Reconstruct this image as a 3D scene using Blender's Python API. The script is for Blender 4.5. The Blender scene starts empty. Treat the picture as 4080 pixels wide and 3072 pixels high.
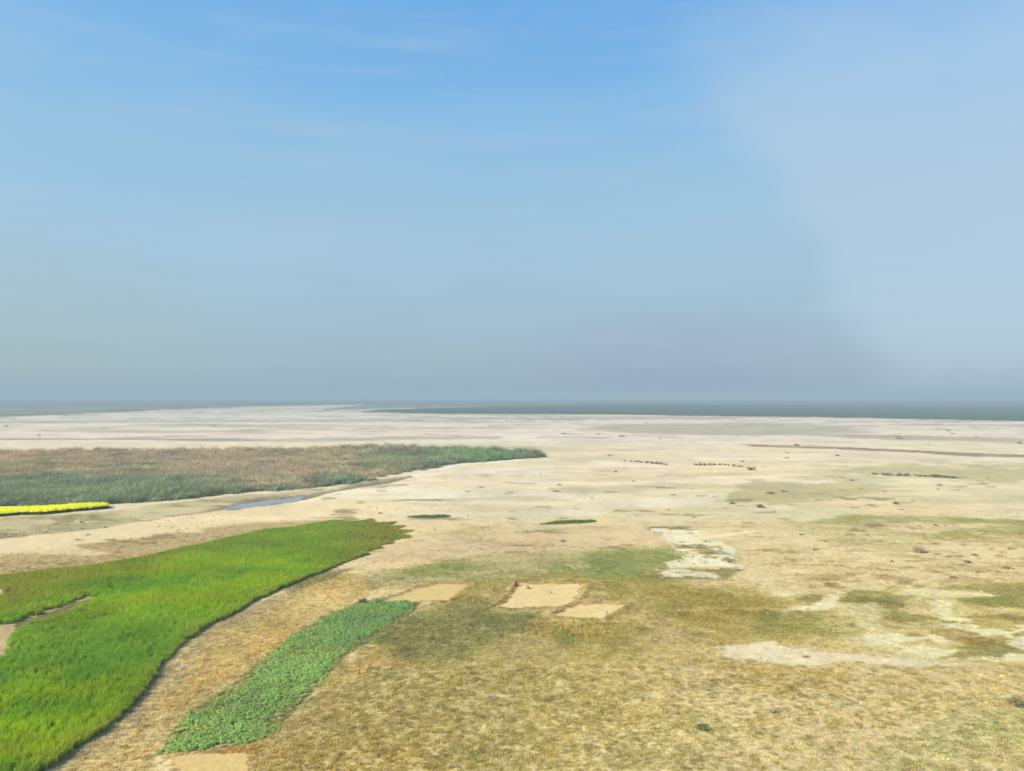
import bpy, math, random
import numpy as np
from mathutils import Vector

# ------------------------------------------------------------------ camera, light, sky
scene = bpy.context.scene
H, F = 18.0, 2968.0                      # eye height in metres; focal length for a 4080 wide frame
PITCH = math.atan(38.0 / F)
cam_d = bpy.data.cameras.new("camera")
cam = bpy.data.objects.new("camera", cam_d)
scene.collection.objects.link(cam)
cam.location = (0, 0, H)
cam.rotation_euler = (math.radians(90) + PITCH, 0, 0)
cam_d.sensor_width = 36.0
cam_d.lens = 36.0 * F / 4080.0
cam_d.clip_start = 0.5
cam_d.clip_end = 60000
scene.camera = cam

SUN_EL = math.radians(33)
SUN_DIR = Vector((-math.cos(SUN_EL) * 0.93, -math.cos(SUN_EL) * 0.37, math.sin(SUN_EL)))   # towards the sun
sun_d = bpy.data.lights.new("sun", 'SUN')
sun_d.energy = 5.0
sun_d.angle = math.radians(0.6)
sun_d.color = (1.0, 0.94, 0.84)
sun = bpy.data.objects.new("sun", sun_d)
scene.collection.objects.link(sun)
sun.rotation_euler = SUN_DIR.to_track_quat('Z', 'Y').to_euler()

def new_node(nt, t, **kw):
    n = nt.nodes.new(t)
    for k, v in kw.items():
        setattr(n, k, v)
    return n

def srgb(r, g, b):
    return tuple(((c / 255.0 + 0.055) / 1.055) ** 2.4 if c > 10 else c / 255.0 / 12.92 for c in (r, g, b))

def ramp(nt, stops, fac, interp='LINEAR'):
    n = nt.nodes.new('ShaderNodeValToRGB')
    cr = n.color_ramp
    cr.interpolation = interp
    while len(cr.elements) < len(stops):
        cr.elements.new(0.5)
    for e, (p, c) in zip(cr.elements, stops):
        e.position = p
        e.color = (c, c, c, 1) if isinstance(c, (int, float)) else (c[0], c[1], c[2], 1)
    nt.links.new(fac, n.inputs[0])
    return n.outputs[0]

def math_n(nt, op, a, b=None, clamp=False):
    n = nt.nodes.new('ShaderNodeMath')
    n.operation = op
    n.use_clamp = clamp
    for i, v in enumerate((a, b)):
        if v is None:
            continue
        if isinstance(v, (int, float)):
            n.inputs[i].default_value = v
        else:
            nt.links.new(v, n.inputs[i])
    return n.outputs[0]

def mix_rgb(nt, fac, a, b, mode='MIX'):
    n = nt.nodes.new('ShaderNodeMix')
    n.data_type = 'RGBA'
    n.blend_type = mode
    for s, v in ((n.inputs[0], fac), (n.inputs[6], a), (n.inputs[7], b)):
        if isinstance(v, (int, float)):
            s.default_value = v
        elif isinstance(v, tuple):
            s.default_value = (v[0], v[1], v[2], 1)
        else:
            nt.links.new(v, s)
    return n.outputs[2]

EXPO = 1.0
EK = 2.0 ** EXPO
world = bpy.data.worlds.new("World")
scene.world = world
world.use_nodes = True
wt = world.node_tree
wt.nodes.clear()
w_out = new_node(wt, 'ShaderNodeOutputWorld')
w_bg = new_node(wt, 'ShaderNodeBackground')
wt.links.new(w_bg.outputs[0], w_out.inputs[0])
w_bg.inputs[1].default_value = 0.1
w_sky = new_node(wt, 'ShaderNodeTexSky', sky_type='NISHITA', sun_disc=False)
w_sky.sun_elevation = SUN_EL
w_sky.sun_rotation = math.atan2(SUN_DIR.x, SUN_DIR.y)
w_sky.air_density = 1.2
w_sky.dust_density = 2.0
w_sky.ozone_density = 2.0
w_tc = new_node(wt, 'ShaderNodeTexCoord')
w_sep = new_node(wt, 'ShaderNodeSeparateXYZ')
wt.links.new(w_tc.outputs['Generated'], w_sep.inputs[0])

def sky_noise(scale, zs, detail, rough, dist, off):
    mp = new_node(wt, 'ShaderNodeMapping')
    wt.links.new(w_tc.outputs['Generated'], mp.inputs[0])
    mp.inputs['Scale'].default_value = (1, 1, zs)
    mp.inputs['Location'].default_value = off
    n = new_node(wt, 'ShaderNodeTexNoise')
    n.inputs['Scale'].default_value = scale
    n.inputs['Detail'].default_value = detail
    n.inputs['Roughness'].default_value = rough
    n.inputs['Distortion'].default_value = dist
    wt.links.new(mp.outputs[0], n.inputs['Vector'])
    return n.outputs[0]

n_big = sky_noise(1.7, 2.6, 3, 0.5, 0.6, (0.3, 0.1, 0.2))
n_streak = sky_noise(2.2, 9.0, 4, 0.55, 0.3, (2.1, 0.4, 1.0))
zel = math_n(wt, 'ADD', w_sep.outputs[2], math_n(wt, 'MULTIPLY', math_n(wt, 'SUBTRACT', n_big, 0.5), 0.16))
zel = math_n(wt, 'ADD', zel, math_n(wt, 'MULTIPLY', math_n(wt, 'SUBTRACT', n_streak, 0.5), 0.09))
def sk(r, g, b):      # a sky colour as seen, undone for exposure and background strength
    return tuple(c / EK / 0.1 * 0.1 for c in srgb(r, g, b))
air = ramp(wt, [(0.0, sk(154, 179, 196)), (0.05, sk(156, 184, 203)), (0.11, sk(157, 188, 209)), (0.2, sk(160, 195, 218)),
                (0.3, sk(150, 195, 226)), (0.38, sk(127, 185, 231)), (0.47, sk(109, 174, 233)), (0.7, sk(84, 148, 222)), (1.0, sk(70, 130, 208))], zel)
def veil(c, sx, sz, r0, r1, wob=0.25):     # soft patch of thin cloud or dust: heading, angular half widths
    v = Vector(c).normalized()
    sub = new_node(wt, 'ShaderNodeVectorMath', operation='SUBTRACT')
    wt.links.new(w_tc.outputs['Generated'], sub.inputs[0])
    sub.inputs[1].default_value = v
    mul = new_node(wt, 'ShaderNodeVectorMath', operation='MULTIPLY')
    wt.links.new(sub.outputs[0], mul.inputs[0])
    mul.inputs[1].default_value = (1 / sx, 1 / sx, 1 / sz)
    ln = new_node(wt, 'ShaderNodeVectorMath', operation='LENGTH')
    wt.links.new(mul.outputs[0], ln.inputs[0])
    d = math_n(wt, 'ADD', ln.outputs['Value'], math_n(wt, 'MULTIPLY', math_n(wt, 'SUBTRACT', n_big, 0.5), wob * 4))
    d = math_n(wt, 'ADD', d, math_n(wt, 'MULTIPLY', math_n(wt, 'SUBTRACT', n_fine, 0.5), wob))
    mr = new_node(wt, 'ShaderNodeMapRange', interpolation_type='SMOOTHERSTEP')
    wt.links.new(d, mr.inputs[0])
    mr.inputs[1].default_value = r1
    mr.inputs[2].default_value = r0
    return mr.outputs[0]
n_fine = sky_noise(7.0, 2.2, 6, 0.62, 0.5, (4.1, 1.4, 0.0))
def px_dir(px, py):
    return ((px - 2040) / F, 1.0, (1574 - py) / F)
# a bank of pale dust haze on the right, cut off along a slanting edge
n_edge = Vector(px_dir(2780, 450)).cross(Vector(px_dir(3400, 1500))).normalized()
if n_edge.dot(Vector(px_dir(4000, 900))) < 0:
    n_edge = -n_edge
dp = new_node(wt, 'ShaderNodeVectorMath', operation='DOT_PRODUCT')
wt.links.new(w_tc.outputs['Generated'], dp.inputs[0]); dp.inputs[1].default_value = n_edge
ed = math_n(wt, 'ADD', dp.outputs['Value'], math_n(wt, 'ADD', math_n(wt, 'MULTIPLY', math_n(wt, 'SUBTRACT', n_big, 0.5), 0.14), math_n(wt, 'MULTIPLY', math_n(wt, 'SUBTRACT', n_fine, 0.5), 0.05)))
em = new_node(wt, 'ShaderNodeMapRange', interpolation_type='SMOOTHERSTEP')
wt.links.new(ed, em.inputs[0]); em.inputs[1].default_value = -0.02; em.inputs[2].default_value = 0.065
vr = math_n(wt, 'MULTIPLY', veil(px_dir(4000, 850), 0.75, 0.30, 0.3, 1.15), em.outputs[0])
air = mix_rgb(wt, math_n(wt, 'MULTIPLY', vr, 0.78), air, sk(178, 202, 223))
air = mix_rgb(wt, math_n(wt, 'MULTIPLY', veil(px_dir(3900, 120), 0.45, 0.13, 0.1, 1.1), 0.35), air, sk(170, 208, 243))
air = mix_rgb(wt, math_n(wt, 'MULTIPLY', veil(px_dir(2700, 1420), 0.30, 0.085, 0.2, 1.1, 0.12), 0.80), air, sk(150, 170, 198))
air = mix_rgb(wt, math_n(wt, 'MULTIPLY', veil(px_dir(150, 1300), 0.34, 0.13, 0.2, 1.2, 0.2), 0.40), air, sk(163, 190, 190))
air = mix_rgb(wt, math_n(wt, 'MULTIPLY', veil(px_dir(1000, 970), 0.34, 0.05, 0.1, 1.1, 0.25), 0.35), air, sk(168, 200, 226))
air = mix_rgb(wt, math_n(wt, 'MULTIPLY', veil(px_dir(1500, 1450), 0.35, 0.05, 0.1, 1.1, 0.2), 0.35), air, sk(150, 182, 194))
n_wisp = sky_noise(2.6, 13.0, 7, 0.66, 0.5, (7.3, 2.2, 0.6))
air = mix_rgb(wt, ramp(wt, [(0.50, 0.0), (0.78, 0.30)], n_wisp), air, sk(184, 206, 228))
air = mix_rgb(wt, ramp(wt, [(0.52, 0.0), (0.75, 0.16)], n_fine), air, sk(168, 194, 222))
gain = new_node(wt, 'ShaderNodeVectorMath', operation='SCALE')
wt.links.new(air, gain.inputs[0])
gain.inputs['Scale'].default_value = 10.0
w_mix = mix_rgb(wt, 0.88, w_sky.outputs[0], gain.outputs[0])
wt.links.new(w_mix, w_bg.inputs[0])

scene.view_settings.view_transform = 'Standard'
scene.view_settings.look = 'None'
scene.view_settings.exposure = EXPO
scene.view_settings.gamma = 1.0
scene.view_settings.use_curve_mapping = False
scene.cycles.volume_bounces = 0
scene.cycles.max_bounces = 6
scene.cycles.transparent_max_bounces = 8

# ------------------------------------------------------------------ helpers
ALB = 0.60         # seen sunlit colour -> base colour

def unproj(px, py, h=0.0):
    a = (px - 2040.0) / F
    b = -(py - 1536.0) / F
    c, s = math.cos(PITCH), math.sin(PITCH)
    dy = c - b * s
    dz = b * c + s
    t = (H - h) / -dz
    return a * t, dy * t

def proj(X, Y, Z=0.0):
    c, s = math.cos(PITCH), math.sin(PITCH)
    dz = Z - H
    f = Y * c + dz * s
    u = -Y * s + dz * c
    f = np.maximum(f, 0.5)
    return 2040.0 + F * X / f, 1536.0 - F * u / f

def hash2(ix, iy, seed):
    n = (ix.astype(np.int64) * 374761393 + iy.astype(np.int64) * 668265263 + seed * 1442695041) & 0xFFFFFFFF
    n = ((n ^ (n >> 13)) * 1274126177) & 0xFFFFFFFF
    n = ((n ^ (n >> 16)) * 2246822519) & 0xFFFFFFFF
    return ((n ^ (n >> 15)) & 0xFFFFFF) / float(0xFFFFFF)

def vnoise(x, y, seed=0):
    x0, y0 = np.floor(x), np.floor(y)
    fx, fy = x - x0, y - y0
    fx = fx * fx * fx * (fx * (fx * 6 - 15) + 10)
    fy = fy * fy * fy * (fy * (fy * 6 - 15) + 10)
    a = hash2(x0, y0, seed); b = hash2(x0 + 1, y0, seed)
    c = hash2(x0, y0 + 1, seed); d = hash2(x0 + 1, y0 + 1, seed)
    return (a * (1 - fx) + b * fx) * (1 - fy) + (c * (1 - fx) + d * fx) * fy

def fbm(x, y, scale, octv=4, seed=0, gain=0.5):
    """about -1..1, features of `scale` metres and smaller, turned a little every octave"""
    tot = 0.0; amp = 1.0; norm = 0.0
    xx, yy = x / scale, y / scale
    for o in range(octv):
        tot = tot + amp * (vnoise(xx, yy, seed + o * 17) * 2 - 1)
        norm += amp
        amp *= gain
        xx, yy = (xx * 1.6 - yy * 1.2) + 5.3, (xx * 1.2 + yy * 1.6) + 1.7
    return tot / norm * 1.5

def sstep(a, b, x):
    t = np.clip((x - a) / (b - a), 0, 1)
    return t * t * (3 - 2 * t)

def poly_sd(px, py, poly):
    """signed distance (positive inside)"""
    P = np.array(poly, float)
    Q = np.roll(P, -1, axis=0)
    best = np.full(px.shape, 1e18)
    inside = np.zeros(px.shape, bool)
    for (ax, ay), (bx, by) in zip(P, Q):
        ex, ey = bx - ax, by - ay
        wx, wy = px - ax, py - ay
        t = np.clip((wx * ex + wy * ey) / (ex * ex + ey * ey + 1e-9), 0, 1)
        dx, dy = wx - ex * t, wy - ey * t
        best = np.minimum(best, dx * dx + dy * dy)
        cond = ((ay > py) != (by > py))
        with np.errstate(divide='ignore', invalid='ignore'):
            xi = ax + (py - ay) * ex / (ey if abs(ey) > 1e-9 else 1e-9)
        inside ^= cond & (px < xi)
    d = np.sqrt(best)
    return np.where(inside, d, -d)

KY = 3.0
def region(px, py, wx, wy, poly, soft=12.0, warp=15.0, bias=0.0):
    """soft mask of a patch of ground given by its outline as sighted from the bridge; wx, wy: ground noise fields"""
    P = np.array(poly, float)
    m = np.zeros(px.shape)
    pad = soft * 2 + warp * 2 + 30
    sel = np.where((px > P[:, 0].min() - pad) & (px < P[:, 0].max() + pad) & (py > P[:, 1].min() - pad / KY - 6) & (py < P[:, 1].max() + pad / KY + 6))[0]
    if len(sel) == 0:
        return m
    qx = px[sel] + warp * wx[sel]
    qy = (py[sel] + warp / KY * wy[sel]) * KY
    P2 = P.copy(); P2[:, 1] *= KY
    sd = poly_sd(qx, qy, P2) + bias
    m[sel] = sstep(-soft, soft, sd)
    return m

# ---- outlines of the places, as sighted from the bridge (photo pixels on flat ground)
WHEAT = [(-900, 3300), (60, 3150), (170, 3072), (330, 2960), (500, 2830), (590, 2730), (640, 2650), (730, 2555), (830, 2490), (930, 2442), (1060, 2372),
         (1200, 2312), (1300, 2274), (1380, 2236), (1468, 2204), (1440, 2196), (1530, 2180), (1500, 2170), (1580, 2162), (1560, 2154), (1640, 2140), (1600, 2128), (1650, 2114), (1580, 2110), (1622, 2094), (1540, 2098), (1580, 2080), (1500, 2084), (1480, 2072), (1400, 2080), (1330, 2078), (1250, 2090),
         (1050, 2118), (900, 2152), (700, 2198), (500, 2238), (300, 2262), (100, 2292), (-200, 2322), (-900, 2370)]
BARE_L = [(-600, 2520), (-200, 2496), (0, 2484), (62, 2480), (66, 2560), (40, 2610), (0, 2635), (-200, 2690), (-600, 2770)]
NOTCH_L = [(-300, 2330), (0, 2335), (38, 2345), (36, 2368), (0, 2378), (-300, 2385)]
STRIP = [(640, 2994), (670, 2920), (735, 2850), (870, 2765), (1025, 2640), (1165, 2518), (1300, 2446), (1430, 2400), (1590, 2396), (1680, 2404),
         (1655, 2440), (1580, 2482), (1485, 2545), (1385, 2610), (1285, 2705), (1190, 2805), (1105, 2905), (1020, 2962), (850, 2988)]
PLOT_A = [(1500, 2402), (1560, 2382), (1650, 2350), (1745, 2326), (1880, 2328), (1830, 2362), (1780, 2398), (1640, 2400)]
PLOT_B = [(1972, 2424), (2010, 2398), (2040, 2362), (2066, 2326), (2200, 2326), (2335, 2331), (2318, 2356), (2290, 2394), (2235, 2419), (2120, 2425)]
PLOT_C = [(2200, 2456), (2250, 2430), (2310, 2408), (2400, 2408), (2490, 2413), (2440, 2444), (2400, 2468), (2300, 2466)]
PLOT_D = [(700, 3006), (980, 2998), (1000, 3072), (1010, 3200), (640, 3200), (690, 3072)]
REEDS = [(-900, 2075), (0, 2018), (430, 2010), (560, 1998), (700, 1988), (820, 1976), (900, 1964), (1000, 1957), (1160, 1947), (1300, 1935), (1400, 1924),
         (1500, 1900), (1600, 1880), (1700, 1866), (1800, 1850), (1900, 1840), (2060, 1829), (2180, 1822), (2150, 1812), (2050, 1808), (1950, 1804),
         (1800, 1797), (1600, 1790), (1400, 1790), (1200, 1798), (900, 1802), (500, 1804), (0, 1808), (-900, 1815)]
MUSTARD = [(-900, 2085), (0, 2058), (200, 2052), (300, 2041), (435, 2025), (430, 2017), (330, 2021), (200, 2030), (0, 2038), (-900, 2050)]
POOL = [(880, 2018), (930, 2000), (1010, 1984), (1100, 1974), (1190, 1967), (1250, 1968), (1215, 1978), (1120, 1996), (1060, 2003), (960, 2016)]
GREEN_A = [(1620, 2060), (1680, 2054), (1760, 2053), (1800, 2058), (1750, 2063), (1660, 2064)]
GREEN_B = [(2140, 2087), (2210, 2075), (2280, 2070), (2350, 2070), (2385, 2075), (2300, 2083), (2220, 2086)]
CHANNEL = [(-900, 2110), (0, 2075), (430, 2040), (640, 2010), (900, 1978), (1300, 1946), (1480, 1915), (1640, 1896), (1560, 1922), (1300, 1962), (1230, 1978),
           (1050, 2012), (800, 2040), (560, 2075), (380, 2108), (0, 2145), (-900, 2200)]
SAND_MAIN = [(1180, 2010), (1230, 1978), (1320, 1960), (1560, 1922), (1640, 1898), (1700, 1878), (1760, 1864), (1830, 1848), (1960, 1838), (2120, 1827), (2220, 1816),
             (2700, 1790), (5000, 1850), (5000, 2000), (2900, 2010), (2300, 2050), (1800, 2050), (1500, 2040)]
FISH = [(2860, 2600), (2960, 2568), (3080, 2556), (3150, 2582), (3330, 2607), (3420, 2617), (3600, 2632), (3750, 2652), (3870, 2662), (3650, 2670),
        (3400, 2647), (3250, 2662), (3050, 2645), (2960, 2628)]

WORLD = {}
def wpoly(name, poly):
    WORLD[name] = np.array([unproj(x, y) for x, y in poly])
for nm, pl in (('wheat', WHEAT), ('bare', BARE_L), ('notch', NOTCH_L), ('strip', STRIP), ('pa', PLOT_A), ('pb', PLOT_B), ('pc', PLOT_C), ('pd', PLOT_D),
               ('reeds', REEDS), ('mustard', MUSTARD), ('pool', POOL), ('ga', GREEN_A), ('gb', GREEN_B), ('channel', CHANNEL), ('sand', SAND_MAIN)):
    wpoly(nm, pl)

def wdist(name, X, Y):
    """signed ground distance in metres to a place's outline, computed near it only"""
    P = WORLD[name]
    out = np.full(X.shape, -1e3)
    pad = 6.0
    s = np.where((X > P[:, 0].min() - pad) & (X < P[:, 0].max() + pad) & (Y > P[:, 1].min() - pad) & (Y < P[:, 1].max() + pad))[0]
    if len(s):
        out[s] = poly_sd(X[s], Y[s], P)
    return out

def ground_h(X, Y):
    X = np.asarray(X, float); Y = np.asarray(Y, float)
    D = np.hypot(X, Y)
    z = 0.16 * fbm(X, Y, 22, 3, 5) + 0.05 * fbm(X, Y, 4, 3, 9) * sstep(500, 200, D)
    z = z + 0.018 * fbm(X, Y, 0.8, 2, 21) * sstep(110, 60, D)
    flat = np.zeros(X.shape)
    ch = sstep(-1.5, 3.0, wdist('channel', X, Y))
    z = z - 0.38 * ch
    z = z + 0.30 * sstep(-0.5, 6.0, wdist('sand', X, Y)) * 0.8
    for nm in ('pa', 'pb', 'pc', 'pd'):      # levelled plots with a low earth bund round each
        d = wdist(nm, X, Y)
        k = sstep(-0.9, 0.1, d)
        z = z * (1 - k) + (-0.02) * k
        if nm != 'pd':
            z = z + 0.20 * np.exp(-((d + 0.35) / 0.28) ** 2) * (0.75 + 0.35 * fbm(X, Y, 1.5, 2, 44))
    dp = wdist('pool', X, Y)
    k = sstep(-3.0, 0.3, dp)
    z = z * (1 - k) + (-0.62 + 0.02 * fbm(X, Y, 3, 2, 4)) * k
    return z

# ------------------------------------------------------------------ the ground sheet
rows = [12000.0, 9500, 7800, 6600, 5700]
v = 10.0
while v < 1560:
    rows.append(H * F / v)
    v += 2.0 if v < 60 else (3.0 if v < 260 else 4.0)
while rows[-1] > 22:
    rows.append(rows[-1] - 1.0)
rows += [18, 12, 5, -5, -20, -60, -200, -700, -2500, -12000]
rows = np.array(rows, float)
u_in = np.arange(-0.72, 0.7201, 5.0 / F)
u_l = np.linspace(0.73, 1.3, 30)
s_out = (np.arange(1, 11) / 10.0)
W = np.maximum(rows, 22.0)[:, None]
left_far = -(1.3 * W) * (12000.0 / np.minimum(1.3 * W, 11000)) ** s_out[::-1][None, :]
right_far = (1.3 * W) * (12000.0 / np.minimum(1.3 * W, 11000)) ** s_out[None, :]
X = np.concatenate([left_far, -u_l[::-1][None, :] * W, u_in[None, :] * W, u_l[None, :] * W, right_far], axis=1)
nr, nc = X.shape
Y = np.repeat(rows[:, None], nc, axis=1)
Xf, Yf = X.ravel(), Y.ravel()
Zf = ground_h(Xf, Yf)
PX, PY = proj(Xf, Yf)
inv = Yf < 16
PX[inv] = np.clip(2040 + Xf[inv] * 130, -9000, 9000)
PY[inv] = 4900.0

n1 = fbm(Xf, Yf, 9, 5, 101); n2 = fbm(Xf, Yf, 9, 5, 202)             # used to fray outlines
f1 = fbm(Xf, Yf, 60, 6, 303, 0.62); f2 = fbm(Xf, Yf, 60, 6, 404, 0.62)
n3 = fbm(Xf, Yf, 2.2, 4, 505, 0.6); n4 = fbm(Xf, Yf, 2.2, 4, 606, 0.6)
s1 = fbm(Xf * 0.30, Yf, 0.55, 3, 707, 0.6) * sstep(100, 60, Yf) + fbm(Xf * 0.30, Yf, 2.0, 3, 708, 0.6) * sstep(60, 110, Yf)
wx = 0.5 * n1 + 0.5 * f1 + 0.35 * n3 + 0.75 * s1
wy = 0.5 * n2 + 0.5 * f2 + 0.35 * n4
mott = fbm(Xf, Yf, 0.48, 3, 71, 0.6)
mott2 = fbm(Xf, Yf, 0.26, 2, 72, 0.6)
mid = fbm(Xf, Yf, 6, 5, 73, 0.55)
big = fbm(Xf, Yf, 30, 5, 74, 0.55)
streak = fbm(Xf * 0.28, Yf, 9, 4, 75, 0.6)          # ground drawn out along the river's run
streak2 = fbm(Xf * 0.2 + 40, Yf, 34, 5, 76, 0.6)

C = np.zeros((len(Xf), 3))
def lay(c, m):
    C[:] = C * (1 - m[:, None]) + np.array(c, float)[None, :] * m[:, None]
def reg(poly, c, soft=14, warp=18, op=1.0, extra=None, bias=0.0):
    m = region(PX, PY, wx, wy, poly, soft, warp, bias) * op
    if extra is not None:
        m = m * extra
    lay(c, m)
    return m

C[:] = (96, 108, 58)                                   # far scrub plain
lay((84, 98, 60), sstep(-0.2, 0.6, streak2))
# far sand flat
FAR = [(-9000, 1700), (-600, 1674), (0, 1662), (300, 1651), (640, 1634), (1000, 1620), (1300, 1614), (1470, 1612), (1300, 1628), (1290, 1636), (1480, 1630), (1650, 1625),
       (1660, 1630), (1500, 1634), (1400, 1640), (1500, 1645), (1650, 1648), (1800, 1649), (2400, 1651), (3000, 1660), (3400, 1665), (4080, 1678), (5200, 1700), (9000, 1760),
       (9000, 9000), (-9000, 9000)]
reg(FAR, (243, 224, 188), 3, 4)
farness = sstep(1830, 1740, PY) * sstep(1606, 1625, PY)
lay((186, 176, 142), np.clip(sstep(0.0, 0.5, streak2) * farness * 0.75, 0, 1))
lay((236, 212, 186), sstep(0.0, 0.6, -streak2 + 0.3 * big) * farness * 0.5)
lay((150, 142, 112), sstep(0.35, 0.62, streak) * farness * 0.45)
reg([(2450, 1690), (3000, 1685), (3300, 1700), (3500, 1720), (3100, 1738), (2600, 1730), (2300, 1712)], (172, 164, 128), 20, 25, 0.65)
reg([(3150, 1733), (3500, 1731), (4080, 1748), (5000, 1770), (5000, 1790), (4080, 1770), (3500, 1752)], (176, 160, 118), 12, 18, 0.75)
reg([(700, 1742), (1150, 1748), (1600, 1742), (2000, 1738), (2000, 1744), (1400, 1758), (1100, 1762)], (176, 168, 132), 8, 14, 0.75)
reg([(0, 1748), (500, 1746), (900, 1750), (1250, 1760), (900, 1757), (400, 1752), (0, 1753)], (160, 144, 116), 4, 6, 0.9)
reg([(500, 1688), (1200, 1690), (1700, 1700), (1200, 1706), (700, 1702)], (190, 180, 148), 12, 20, 0.6)
reg([(1600, 1665), (2300, 1660), (2900, 1668), (2400, 1674), (1800, 1674)], (168, 160, 128), 6, 16, 0.6)
# main sand
main = sstep(1745, 1790, PY)
low = sstep(1985, 2130, PY + 55 * wy + 30 * big)
lay((243, 222, 176), main)
lay((226, 202, 150), main * sstep(0.05, 0.7, big) * 0.6)
lay((214, 200, 150), main * sstep(0.1, 0.7, streak) * 0.35)
reg([(1250, 1778), (2000, 1778), (2350, 1786), (2700, 1796), (2300, 1800), (1900, 1800)], (196, 176, 138), 10, 22, 0.55)
reg([(2300, 1790), (2900, 1800), (2700, 1850), (2300, 1850), (2200, 1825)], (230, 208, 160), 30, 40, 0.5)
reg([(2950, 1770), (3100, 1774), (3300, 1780), (3500, 1788), (3700, 1797), (4080, 1812), (5000, 1850), (5000, 1862), (4080, 1822), (3850, 1816), (3650, 1804), (3300, 1789), (3000, 1778)], (140, 118, 86), 4, 9, 0.85)
reg([(3300, 1808), (4080, 1838), (5000, 1870), (5000, 1886), (4080, 1858), (3500, 1828)], (206, 188, 146), 14, 25, 0.6)
lay((206, 184, 136), main * (1 - low) * sstep(0.1, 0.45, fbm(Xf * 0.28, Yf, 5.5, 4, 620, 0.6)) * sstep(1790, 1860, PY) * sstep(1500, 2100, PX) * 0.5)
lay((244, 232, 200), main * (1 - low) * sstep(0.2, 0.5, fbm(Xf * 0.25, Yf, 8, 4, 621, 0.6)) * sstep(1790, 1840, PY) * 0.5)
lay((196, 186, 128), main * (1 - low) * sstep(0.15, 0.5, fbm(Xf * 0.3, Yf, 7, 4, 622, 0.6)) * sstep(1850, 1920, PY) * sstep(2500, 2900, PX) * 0.6)
# greenish flats on the right
reg([(3250, 1868), (3600, 1848), (4080, 1868), (6000, 1920), (6000, 2040), (4080, 1925), (3700, 1905), (3400, 1895)], (192, 182, 122), 26, 90, 0.8)
reg([(2750, 1985), (3000, 1940), (3250, 1915), (3500, 1940), (3500, 1985), (3200, 2010), (2950, 2000)], (186, 172, 114), 26, 110, 0.7)
reg([(3580, 1925), (3900, 1920), (4080, 1945), (6000, 1980), (6000, 2040), (4080, 1990), (3700, 1985)], (228, 212, 158), 20, 30, 0.8)
reg([(2400, 1940), (2700, 1925), (2850, 1930), (2650, 1955), (2400, 1975), (2150, 1968), (2200, 1955)], (206, 190, 144), 16, 26, 0.8)
reg([(1700, 2000), (1950, 1990), (2250, 1985), (2100, 2002), (1800, 2010)], (204, 184, 138), 12, 22, 0.6)
reg([(1480, 2040), (1900, 2045), (2250, 2030), (2900, 1965), (2900, 1998), (2400, 2045), (1900, 2062), (1500, 2058)], (238, 224, 186), 14, 24, 0.7)
# warm flat in the middle distance
lay((222, 198, 138), low * 0.85)
lay((222, 198, 144), low * sstep(0.0, 0.6, mid) * 0.5)
lay((200, 182, 116), low * sstep(0.05, 0.6, streak) * 0.5)
reg([(1480, 2150), (2100, 2110), (2700, 2105), (2700, 2160), (2200, 2170), (1700, 2230), (1450, 2290)], (220, 190, 138), 40, 50, 0.7)
reg([(2750, 2160), (3500, 2120), (3700, 2180), (3500, 2300), (3000, 2330), (2850, 2260)], (218, 194, 136), 40, 50, 0.8)
reg([(2900, 2030), (3400, 2020), (3400, 2060), (2900, 2080), (2500, 2080)], (218, 208, 158), 20, 40, 0.7)
# sparse grass tints
G = []     # (mask, strength) of places where grass grows, for the scatter further down
def grass(poly, c, soft, warp, op):
    reg(poly, c, soft, warp, op, np.clip(0.72 + 0.5 * mid + 0.25 * mott, 0, 1))
grass([(3200, 2075), (3400, 2048), (3700, 2058), (4080, 2072), (6000, 2120), (6000, 2170), (4080, 2092), (3700, 2088), (3400, 2095)], (150, 142, 66), 14, 34, 0.9)
grass([(3650, 2130), (3850, 2108), (4080, 2090), (6000, 2150), (6000, 2230), (4080, 2140), (3900, 2155), (3700, 2150)], (146, 146, 58), 16, 30, 0.95)
grass([(3100, 2078), (3300, 2072), (3700, 2130), (3600, 2210), (3300, 2160)], (176, 168, 104), 26, 50, 0.55)
grass([(1350, 2330), (1600, 2260), (1900, 2215), (2200, 2190), (2500, 2170), (2700, 2200), (2760, 2260), (2650, 2310), (2300, 2330), (1900, 2320), (1600, 2330), (1350, 2380)], (140, 144, 68), 40, 70, 0.9)
grass([(2350, 2200), (2650, 2170), (2750, 2240), (2600, 2320), (2350, 2290)], (132, 140, 66), 30, 50, 0.8)
grass([(1900, 2310), (2600, 2290), (2900, 2330), (3300, 2400), (3450, 2520), (3200, 2600), (2800, 2640), (2400, 2620), (1500, 2640), (1400, 2520), (1700, 2420)], (152, 140, 60), 44, 90, 0.9)
grass([(2650, 2320), (3200, 2360), (3250, 2440), (2900, 2500), (2600, 2470)], (150, 134, 50), 50, 90, 0.75)
grass([(3050, 2440), (3300, 2430), (3480, 2500), (3520, 2560), (3400, 2600), (3150, 2580), (3000, 2520)], (122, 128, 48), 26, 40, 0.9)
grass([(1650, 2440), (1950, 2410), (2150, 2440), (2100, 2520), (1900, 2600), (1600, 2620), (1500, 2560)], (122, 126, 68), 44, 80, 0.85)
grass([(2200, 2500), (2320, 2490), (2330, 2570), (2220, 2580)], (116, 126, 56), 18, 30, 0.7)
grass([(1300, 2640), (1700, 2600), (2100, 2640), (2000, 2760), (1500, 2780), (1250, 2760)], (142, 130, 66), 50, 90, 0.8)
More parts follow.
